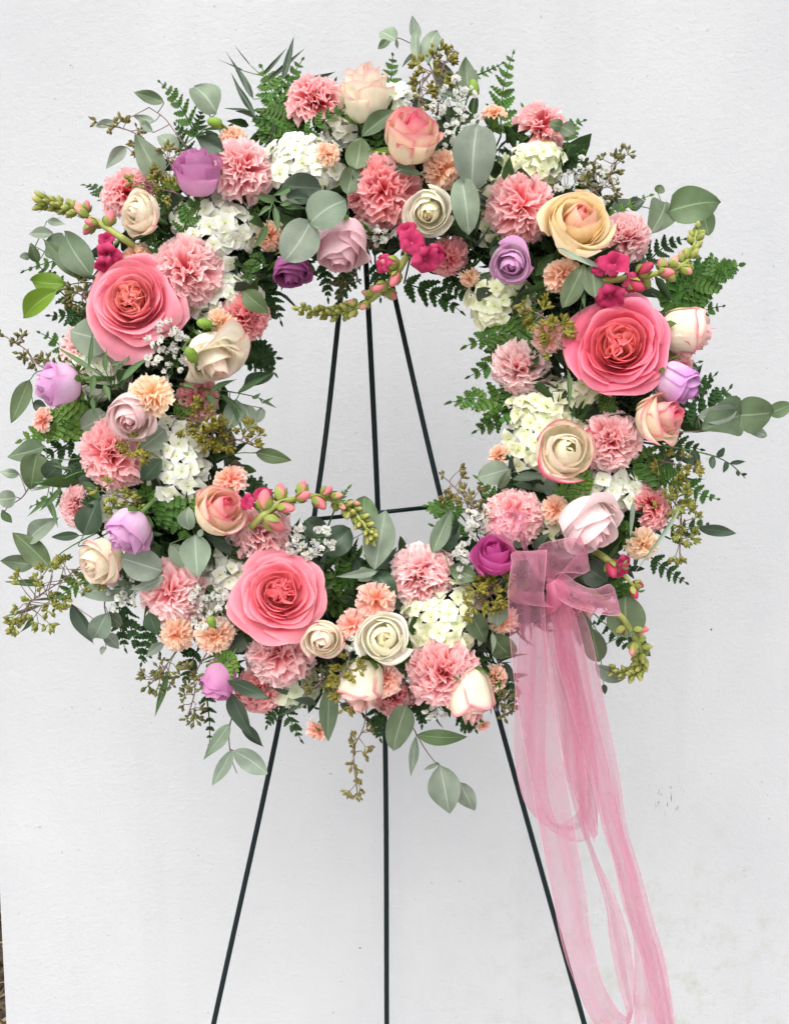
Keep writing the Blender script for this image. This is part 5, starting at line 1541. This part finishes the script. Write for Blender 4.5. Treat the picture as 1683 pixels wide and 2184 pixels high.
# ------------------------------------------------------------------ seeded eucalyptus
s = make_seeds
s('olive green seed clusters at the top of the wreath', [(890, 240), (905, 170), (950, 130)], 34, 22, 'olive', d=-0.004, size=13)
s('purplish brown seed tips above the olive ones at the top', [(940, 160), (968, 112)], 14, 5, 'brown', d=-0.01, size=11)
s('dark brown seed clusters at the upper right rim', [(1250, 420), (1290, 390), (1322, 330)], 36, 20, 'dusk', d=-0.012, size=13)
s('tan seed clusters reaching out at the upper left rim', [(340, 350), (290, 285), (215, 262)], 20, 13, 'brown', d=-0.006, size=12)
s('yellow-green seeds above the small white rose, upper left', [(390, 420), (340, 402), (290, 388)], 22, 13, 'lime', d=0.004, size=12)
s('brownish seeds between the left leaf and the lavender rose', [(380, 370), (352, 330)], 26, 9, 'brown', d=0.004, size=12)
s('olive seeds left of the largest garden rose', [(1200, 740), (1180, 690), (1130, 660)], 32, 18, 'olive', d=0.016, size=13)
s('dense olive seed clusters at the left inner edge', [(390, 890), (460, 920), (540, 950)], 34, 30, 'olive', d=0.0, size=13)
s('sparse twig of seeds at the far left picture edge', [(110, 790), (55, 745), (8, 715)], 26, 11, 'dusk', d=-0.006, size=12)
s('brownish seeds above the sideways lavender rose', [(180, 800), (100, 770)], 20, 7, 'dusk', d=-0.004, size=11)
s('brown seeds beside the lime leaves at the left', [(200, 640), (150, 616)], 26, 10, 'dusk', d=-0.004, size=12)
s('wide sprawling seed sprig at the lower left rim', [(200, 1190), (130, 1240), (70, 1280), (60, 1300)], 58, 34, 'lime', d=-0.004, size=13)
s('yellow-green seeds above the pale lavender rose, lower left', [(220, 1040), (262, 1062), (290, 1082)], 26, 14, 'lime', d=0.016, size=12)
s('dark seed twig hanging at the lower left below the peach carnations', [(375, 1390), (350, 1430), (320, 1460)], 26, 13, 'dusk', d=-0.006, size=12)
s('purplish seed twig hanging left of the bottom lavender rose', [(425, 1420), (415, 1480), (400, 1530)], 22, 12, 'dusk', d=-0.006, size=12)
s('dense olive seeds left of the bow', [(1000, 1300), (1040, 1270), (1070, 1240)], 32, 26, 'olive', d=0.014, size=13)
s('olive seeds left of the hanging cream rose, bottom', [(745, 1400), (735, 1450), (738, 1500)], 26, 20, 'olive', d=0.02, size=12)
s('brown seed twig dangling below the bottom middle', [(780, 1530), (755, 1600), (762, 1690)], 24, 13, 'brown', d=-0.006, size=12)
s('dark seeds under the shaded hydrangea, bottom', [(690, 1440), (670, 1470)], 24, 9, 'dusk', d=-0.006, size=12)
s('yellow-green seeds at the lower right rim', [(1400, 1050), (1450, 1090), (1450, 1180)], 32, 22, 'lime', d=-0.004, size=13)
s('branching seed twig at the bottom inner edge by the easel\'s right leg', [(1030, 1110), (990, 1060), (950, 1020)], 34, 18, 'brown', d=-0.012, size=12)
s('olive seed sprig at the right rim above the dusky carnation', [(1400, 980), (1480, 1000)], 22, 8, 'olive', d=-0.006, size=12)
s('dark seed tips hanging at the top inner edge beside the mauve rose', [(790, 500), (770, 560), (730, 620)], 26, 14, 'dusk', d=-0.024, size=11)
s('dark seeds under the bottom right ribbon edge', [(1070, 1470), (1075, 1520)], 20, 8, 'dusk', d=-0.016, size=11)
s('brownish seeds beside the round carnation and hydrangea, left', [(270, 940), (300, 970)], 18, 8, 'olive', d=0.02, size=11)

# ------------------------------------------------------------------ baby's breath
b_ = make_breath
b_('spray of white baby\'s breath right of the olive seeds at the top', 966, 236, 50, 66, 56, d=0.006, size=7.5)
b_('baby\'s breath spray at the upper right rim among dark seeds', 1250, 396, 62, 52, 46, d=-0.012, size=7.5)
b_('baby\'s breath spray below the left garden rose', 356, 744, 42, 56, 50, d=0.012, size=7.5)
b_('baby\'s breath spray above the lower garden rose\'s right side', 662, 1160, 46, 40, 34, d=0.01, size=7.5)
b_('baby\'s breath spray under the deep folded carnation, top inner edge', 812, 484, 42, 32, 30, d=-0.012, size=7)
b_('baby\'s breath spray above the budded peach carnation, lower left', 440, 1288, 50, 46, 46, d=0.006, size=7.5)
b_('baby\'s breath spray under the white rose at the lower left', 258, 1262, 38, 40, 32, d=-0.004, size=7.5)
b_('baby\'s breath spray left of the magenta purple rose', 992, 1196, 34, 38, 28, d=0.0, size=7)
b_('baby\'s breath spray above the magenta purple rose', 1020, 1112, 28, 34, 22, d=0.0, size=7.5)
b_('small baby\'s breath spray between the small cream and ivory roses', 756, 1382, 22, 26, 16, d=0.012, size=7)
b_('faint baby\'s breath spray low at the bottom beside the carnation', 930, 1520, 30, 16, 16, d=-0.012, size=6.5)

# ------------------------------------------------------------------ snapdragons
sn = make_snapdragon
def ladder(f0, f1, n, s0, s1, kinds, rs, wob=30):
    out_ = []
    n = int(n * 1.35)
    for k in range(n):
        q = k / max(1, n - 1)
        out_.append((f0 + (f1 - f0) * q, k * 137.5 + rs.uniform(-wob, wob), s0 + (s1 - s0) * q, kinds[min(len(kinds) - 1, int(q * len(kinds)))]))
    return out_
q = random.Random(77)
sn('green budded snapdragon stem pointing left at the upper left rim', [(262, 508), (210, 474), (150, 444), (88, 430)],
   ladder(0.22, 0.5, 3, 36, 30, ['pink', 'mid'], q) + ladder(0.55, 1.0, 19, 26, 24, ['green'], q) + [(0.45, 90, 34, 'mid'), (0.4, 200, 36, 'pink'), (0.5, 20, 34, 'pink'), (0.98, 180, 34, 'green'), (0.95, 0, 36, 'green'), (0.99, 90, 34, 'green')],
   [(235, 540, 56, 250, 30, 0.0), (228, 512, 40, 120, 30, 0.0), (222, 560, 44, 280, 50, 0.0)], d=0.0)
sn('snapdragon with magenta blossoms bending down into the opening from the top', [(868, 545), (840, 590), (790, 640), (715, 668), (632, 656)],
   ladder(0.12, 0.45, 5, 40, 36, ['pink'], q) + ladder(0.48, 0.6, 3, 32, 30, ['mid'], q) + ladder(0.62, 1.0, 18, 30, 20, ['green'], q),
   [(878, 520, 64, 60, 25, 0.012), (905, 552, 64, 330, 30, 0.016), (822, 562, 46, 180, 45, 0.0), (868, 492, 44, 100, 40, 0.0), (930, 540, 44, 0, 40, 0.0)], d=0.012)
sn('snapdragon with magenta blossoms pointing right at the right rim', [(1280, 600), (1340, 592), (1420, 578), (1470, 550), (1488, 484)],
   ladder(0.25, 0.5, 4, 44, 38, ['wine', 'pink'], q) + ladder(0.52, 0.68, 4, 34, 30, ['mid'], q) + ladder(0.7, 1.0, 12, 28, 24, ['green'], q),
   [(1310, 566, 66, 110, 30, 0.016), (1300, 630, 64, 250, 35, 0.0), (1345, 600, 52, 330, 45, 0.0), (1280, 570, 44, 170, 50, 0.0)], d=0.006)
sn('snapdragon arching right over the bottom inner edge with pink buds', [(560, 1100), (600, 1072), (670, 1058), (735, 1078), (778, 1120), (796, 1150)],
   ladder(0.02, 0.45, 8, 44, 36, ['pink', 'pink'], q) + ladder(0.46, 0.62, 4, 34, 30, ['mid'], q) + ladder(0.62, 1.0, 19, 28, 22, ['green'], q),
   [(530, 1072, 40, 150, 40, 0.0), (560, 1056, 40, 100, 50, 0.0)], d=0.012)
sn('curled snapdragon stem with green buds at the lower right rim', [(1330, 1320), (1352, 1358), (1368, 1400), (1352, 1436), (1304, 1430)],
   ladder(0.1, 0.35, 4, 34, 32, ['pink', 'mid'], q) + ladder(0.38, 1.0, 20, 26, 22, ['green'], q) + [(0.5, 0, 26, 'mid'), (0.6, 180, 26, 'mid')],
   [], d=-0.004)
sn('wine red snapdragon buds right of the bow', [(1290, 1190), (1320, 1215), (1352, 1250)],
   [(0.15, 60, 40, 'wine'), (0.45, 200, 40, 'wine'), (0.95, 40, 40, 'wine'), (1.0, 200, 36, 'wine')],
   [(1322, 1205, 52, 330, 50, 0.0)], d=0.0, dark=True)

# lone green buds
def lone_bud(label, px, py, size, aim, tilt, d):
    loc = P(px, py, 0.05 + 0.9 * dome(px, py) + d)
    Mr = aim_matrix(loc, aim, tilt, 0.4, size * 0.8 * MPP)
    root = thing('carnation_bud', label, 'flower bud', Mr, 'closed carnation buds')
    prof = [(0.12, -0.5), (0.30, -0.42), (0.36, -0.1), (0.33, 0.2), (0.22, 0.42), (0.05, 0.52)]
    V, F = lathe_vf(prof, 10)
    part('bud', mesh('bud', V, F, M['pigment'], [lin(126, 156, 62)] * len(V)), root)
    stem_to_ring(root, px, py, Mr, 0.0013, (0, 0, -0.48))
lone_bud('round bright green bud on the drooping cream rose', 408, 756, 40, 120, 40, 0.04)
lone_bud('green bud above the budded peach mini carnation', 451, 1326, 30, 100, 45, 0.02)
lone_bud('green bud left of the yellowish peach bloom, left inner edge', 436, 690, 38, 170, 60, 0.01)
lone_bud('slim green bud above the upper left peach mini carnation', 458, 260, 36, 170, 75, 0.0)
lone_bud('slim upright green bud between pale leaves, upper right', 1010, 186, 40, 100, 75, 0.0)

# ------------------------------------------------------------------ ribbon
def ribbon_material(name, colour, alpha, edge_alpha):
    m, t, out = new_mat(name)
    L = t.links.new
    uv = nd(t, 'ShaderNodeTexCoord')
    sep = nd(t, 'ShaderNodeSeparateXYZ'); L(uv.outputs['UV'], sep.inputs[0])
    sb = nd(t, 'ShaderNodeMath', operation='SUBTRACT'); L(sep.outputs[0], sb.inputs[0]); sb.inputs[1].default_value = 0.5
    ab = nd(t, 'ShaderNodeMath', operation='ABSOLUTE'); L(sb.outputs[0], ab.inputs[0])
    mr = nd(t, 'ShaderNodeMapRange')
    mr.inputs['From Min'].default_value = 0.478; mr.inputs['From Max'].default_value = 0.486
    L(ab.outputs[0], mr.inputs['Value'])
    # crossing threads, finer than the picture resolves, plus cloudy density where the gauze creases
    nz = nd(t, 'ShaderNodeTexNoise'); nz.inputs['Scale'].default_value = 26; nz.inputs['Detail'].default_value = 3
    geo = nd(t, 'ShaderNodeNewGeometry'); L(geo.outputs['Position'], nz.inputs['Vector'])
    a0 = nd(t, 'ShaderNodeMapRange')
    a0.inputs['From Min'].default_value = 0.3; a0.inputs['From Max'].default_value = 0.7
    a0.inputs['To Min'].default_value = alpha - 0.07; a0.inputs['To Max'].default_value = alpha + 0.07
    L(nz.outputs['Fac'], a0.inputs['Value'])
    mp = nd(t, 'ShaderNodeMapping'); mp.inputs['Scale'].default_value = (3.2, 0.28, 1); L(uv.outputs['UV'], mp.inputs['Vector'])
    nf = nd(t, 'ShaderNodeTexNoise'); nf.inputs['Scale'].default_value = 1.0; nf.inputs['Detail'].default_value = 1; nf.inputs['Roughness'].default_value = 0.4
    L(mp.outputs[0], nf.inputs['Vector'])
    fm = nd(t, 'ShaderNodeMapRange')
    fm.inputs['From Min'].default_value = 0.35; fm.inputs['From Max'].default_value = 0.68
    fm.inputs['To Min'].default_value = -0.08; fm.inputs['To Max'].default_value = 0.15
    L(nf.outputs['Fac'], fm.inputs['Value'])
    fa = nd(t, 'ShaderNodeMath', operation='ADD'); L(fm.outputs[0], fa.inputs[0]); L(a0.outputs[0], fa.inputs[1])
    a0 = fa
    lw = nd(t, 'ShaderNodeLayerWeight'); lw.inputs['Blend'].default_value = 0.35
    ad = nd(t, 'ShaderNodeMath', operation='MULTIPLY_ADD'); L(lw.outputs['Facing'], ad.inputs[0]); ad.inputs[1].default_value = 0.5; L(a0.outputs[0], ad.inputs[2])
    mx = nd(t, 'ShaderNodeMix', data_type='FLOAT')
    L(mr.outputs[0], mx.inputs['Factor']); L(ad.outputs[0], mx.inputs['A']); mx.inputs['B'].default_value = edge_alpha
    cl = nd(t, 'ShaderNodeClamp'); L(mx.outputs['Result'], cl.inputs[0]); cl.inputs['Max'].default_value = 0.95
    cm = nd(t, 'ShaderNodeMix', data_type='RGBA')
    L(mr.outputs[0], cm.inputs['Factor']); cm.inputs['A'].default_value = (*colour, 1); cm.inputs['B'].default_value = (*lin(238, 178, 194), 1)
    df = nd(t, 'ShaderNodeBsdfPrincipled'); L(cm.outputs['Result'], df.inputs['Base Color'])
    df.inputs['Roughness'].default_value = 0.3; df.inputs['Specular IOR Level'].default_value = 0.5
    df.inputs['Sheen Weight'].default_value = 0.3; df.inputs['Sheen Roughness'].default_value = 0.4
    tl = nd(t, 'ShaderNodeBsdfTranslucent'); L(cm.outputs['Result'], tl.inputs['Color'])
    m1 = nd(t, 'ShaderNodeMixShader'); m1.inputs[0].default_value = 0.45
    L(df.outputs[0], m1.inputs[1]); L(tl.outputs[0], m1.inputs[2])
    tp = nd(t, 'ShaderNodeBsdfTransparent'); tp.inputs['Color'].default_value = (1.0, 0.93, 0.95, 1)
    m2 = nd(t, 'ShaderNodeMixShader')
    L(cl.outputs[0], m2.inputs[0]); L(tp.outputs[0], m2.inputs[1]); L(m1.outputs[0], m2.inputs[2])
    L(m2.outputs[0], out.inputs[0])
    return m

M['organza'] = ribbon_material('organza', lin(212, 140, 165), 0.34, 0.66)
KNOT = P(1172, 1262, 0.135)
bow = thing('ribbon_bow', 'sheer pink organza bow with long hanging tails on the lower right', 'ribbon', Matrix.Translation(KNOT))

def strip(name, left, right, n=48, nu=25, ripple=0.0012, seed=0, sag=0.0):
    """ribbon between two edge paths (px, py, d)"""
    rs = random.Random(seed)
    lp = catmull([P(*p) for p in left], n)
    rp = catmull([P(*p) for p in right], n)
    V, UV = [], []
    p1, p2 = rs.uniform(0, 6.28), rs.uniform(0, 6.28)
    for j in range(n):
        t = j / (n - 1)
        for i in range(nu):
            u = i / (nu - 1)
            p = lp[j].lerp(rp[j], u) - KNOT
            w = math.sin(math.pi * u)
            p = p + Vector((0, 0, ripple * (0.8 * math.sin(7 * u + 5 * t + p1) + 0.5 * math.sin(13 * t + p2 + 4 * u) + 0.35 * math.sin(12 * u + 1.5 * math.sin(3 * t + p1) + p2)) + sag * w))
            V.append(tuple(p)); UV.append((u, t * 10))
    return part(name, mesh(name, V, gridf(nu, n), M['organza'], None, UV), bow)

# left tail, falling to a turn near the bottom and rising again as a twisted strip
strip('tail', [(1083, 1262, .150), (1088, 1370, .142), (1100, 1480, .134), (1128, 1647, .122), (1149, 1763, .114), (1181, 1925, .102), (1198, 2011, .096), (1222, 2087, .092), (1266, 2186, .086), (1330, 2240, .080)],
      [(1160, 1262, .152), (1166, 1370, .146), (1178, 1480, .138), (1204, 1647, .126), (1221, 1742, .118), (1250, 1901, .106), (1262, 1994, .100), (1285, 2092, .094), (1317, 2153, .088), (1337, 2170, .080)], n=80, seed=1, ripple=0.0018)
strip('tail', [(1166, 1268, .134), (1164, 1310, .132), (1176, 1420, .124), (1196, 1560, .112), (1204, 1650, .104), (1236, 1760, .094), (1262, 1835, .088), (1290, 1930, .082), (1300, 2010, .078), (1318, 2100, .074), (1337, 2170, .078), (1330, 2240, .080)],
      [(1178, 1266, .132), (1204, 1310, .128), (1232, 1420, .120), (1240, 1560, .106), (1250, 1650, .112), (1252, 1760, .100), (1276, 1835, .084), (1312, 1910, .092), (1338, 1985, .090), (1350, 2052, .086), (1357, 2139, .082), (1337, 2171, .079)], n=80, seed=2, ripple=0.002)
# right tail, two layers
strip('tail', [(1170, 1262, .142), (1174, 1300, .141), (1186, 1400, .134), (1214, 1500, .126), (1256, 1647, .116), (1288, 1777, .106), (1308, 1835, .102), (1326, 1922, .096), (1349, 1994, .090), (1369, 2052, .086), (1399, 2184, .078), (1404, 2215, .076)],
      [(1186, 1258, .144), (1222, 1300, .142), (1250, 1400, .136), (1268, 1500, .130), (1302, 1647, .120), (1332, 1777, .110), (1356, 1849, .104), (1372, 1922, .098), (1392, 1994, .092), (1410, 2052, .088), (1436, 2184, .080), (1441, 2215, .078)], n=70, seed=3, ripple=0.0022)
strip('tail', [(1172, 1260, .130), (1182, 1300, .128), (1196, 1400, .122), (1226, 1500, .114), (1264, 1647, .104), (1294, 1777, .094), (1314, 1849, .090), (1334, 1930, .084), (1352, 2010, .078), (1352, 2100, .074), (1352, 2200, .070)],
      [(1190, 1256, .132), (1244, 1310, .130), (1274, 1415, .124), (1288, 1490, .116), (1321, 1647, .106), (1338, 1763, .098), (1363, 1849, .092), (1384, 1924, .086), (1402, 1990, .080), (1422, 2061, .076), (1444, 2200, .070)], n=70, seed=4, ripple=0.0018)
# short middle tail with a slanting cut
strip('tail', [(1164, 1264, .138), (1154, 1310, .136), (1164, 1420, .128), (1186, 1540, .118), (1212, 1660, .108), (1240, 1740, .102), (1268, 1800, .098)],
      [(1180, 1262, .136), (1194, 1310, .134), (1216, 1420, .126), (1238, 1540, .116), (1258, 1650, .106), (1272, 1720, .100), (1276, 1770, .096)], n=40, seed=5, ripple=0.002)
# long loop hanging behind, turning at the bottom
strip('loop', [(1110, 1330, .112), (1098, 1500, .100), (1096, 1600, .094), (1104, 1660, .090), (1120, 1715, .087), (1150, 1752, .084), (1196, 1785, .081), (1232, 1796, .079), (1262, 1782, .080), (1276, 1730, .085), (1270, 1600, .092), (1220, 1350, .110)],
      [(1170, 1330, .110), (1166, 1500, .098), (1164, 1600, .092), (1166, 1660, .088), (1174, 1715, .085), (1186, 1752, .083), (1202, 1756, .082), (1222, 1744, .084), (1236, 1720, .088), (1236, 1680, .092), (1222, 1580, .098), (1180, 1350, .112)], n=80, seed=6, ripple=0.0016)
# bow loops: each leaves the knot, turns over and comes back
strip('loop', [(1166, 1290, .128), (1124, 1292, .150), (1086, 1276, .166), (1086, 1240, .172), (1091, 1200, .170), (1092, 1180, .160), (1120, 1180, .140), (1158, 1240, .128)],
      [(1176, 1282, .134), (1180, 1296, .152), (1160, 1280, .168), (1163, 1240, .175), (1166, 1200, .173), (1166, 1172, .162), (1170, 1190, .142), (1178, 1236, .130)], n=50, seed=7, ripple=0.0022)
strip('loop', [(1164, 1240, .130), (1152, 1200, .140), (1150, 1166, .146), (1186, 1152, .152), (1238, 1146, .152), (1250, 1160, .140), (1225, 1190, .128), (1180, 1240, .126)],
      [(1178, 1246, .132), (1182, 1232, .144), (1196, 1222, .152), (1222, 1222, .158), (1247, 1224, .156), (1258, 1216, .142), (1240, 1226, .130), (1190, 1252, .126)], n=50, seed=8, ripple=0.0022)
strip('loop', [(1172, 1214, .136), (1204, 1224, .148), (1236, 1246, .156), (1268, 1256, .160), (1300, 1246, .158), (1310, 1262, .146), (1270, 1268, .132), (1190, 1250, .126)],
      [(1162, 1256, .138), (1184, 1272, .150), (1214, 1292, .160), (1256, 1306, .164), (1311, 1314, .162), (1322, 1306, .148), (1270, 1304, .134), (1186, 1276, .126)], n=50, seed=9, ripple=0.0022)
strip('loop', [(1100, 1196, .140), (1082, 1160, .138), (1046, 1136, .132), (1062, 1102, .130), (1096, 1084, .126), (1110, 1100, .116), (1110, 1160, .118), (1150, 1240, .124)],
      [(1128, 1194, .140), (1108, 1178, .142), (1094, 1160, .140), (1112, 1128, .138), (1124, 1098, .132), (1126, 1110, .120), (1124, 1166, .120), (1164, 1246, .124)], n=50, seed=10, ripple=0.0022)
# knot
V, F, UV = [], [], []
nk, nj = 20, 12
for j in range(nj):
    t = j / (nj - 1)
    for i in range(nk):
        a = 2 * math.pi * i / nk
        rr = 0.0135 * (0.25 + 0.75 * math.sin(math.pi * (0.06 + 0.9 * t)) ** 0.7) * (1 + 0.16 * math.sin(3 * a + 4 * t) + 0.07 * math.sin(7 * a))
        V.append((rr * math.cos(a) * 0.8 + 0.005 * math.sin(3 * t), (0.5 - t) * 0.030 + 0.003 * math.cos(a), rr * 0.75 * math.sin(a)))
        UV.append((0.5 + 0.4 * math.sin(a), t))
for j in range(nj - 1):
    for i in range(nk):
        F.append((j * nk + i, j * nk + (i + 1) % nk, (j + 1) * nk + (i + 1) % nk, (j + 1) * nk + i))
M['organza_thick'] = ribbon_material('organza_gathered', lin(220, 128, 158), 0.62, 0.8)
part('knot', mesh('knot', V, F, M['organza_thick'], None, UV), bow, Matrix.Translation(Vector((0.002, -0.004, 0.006))))
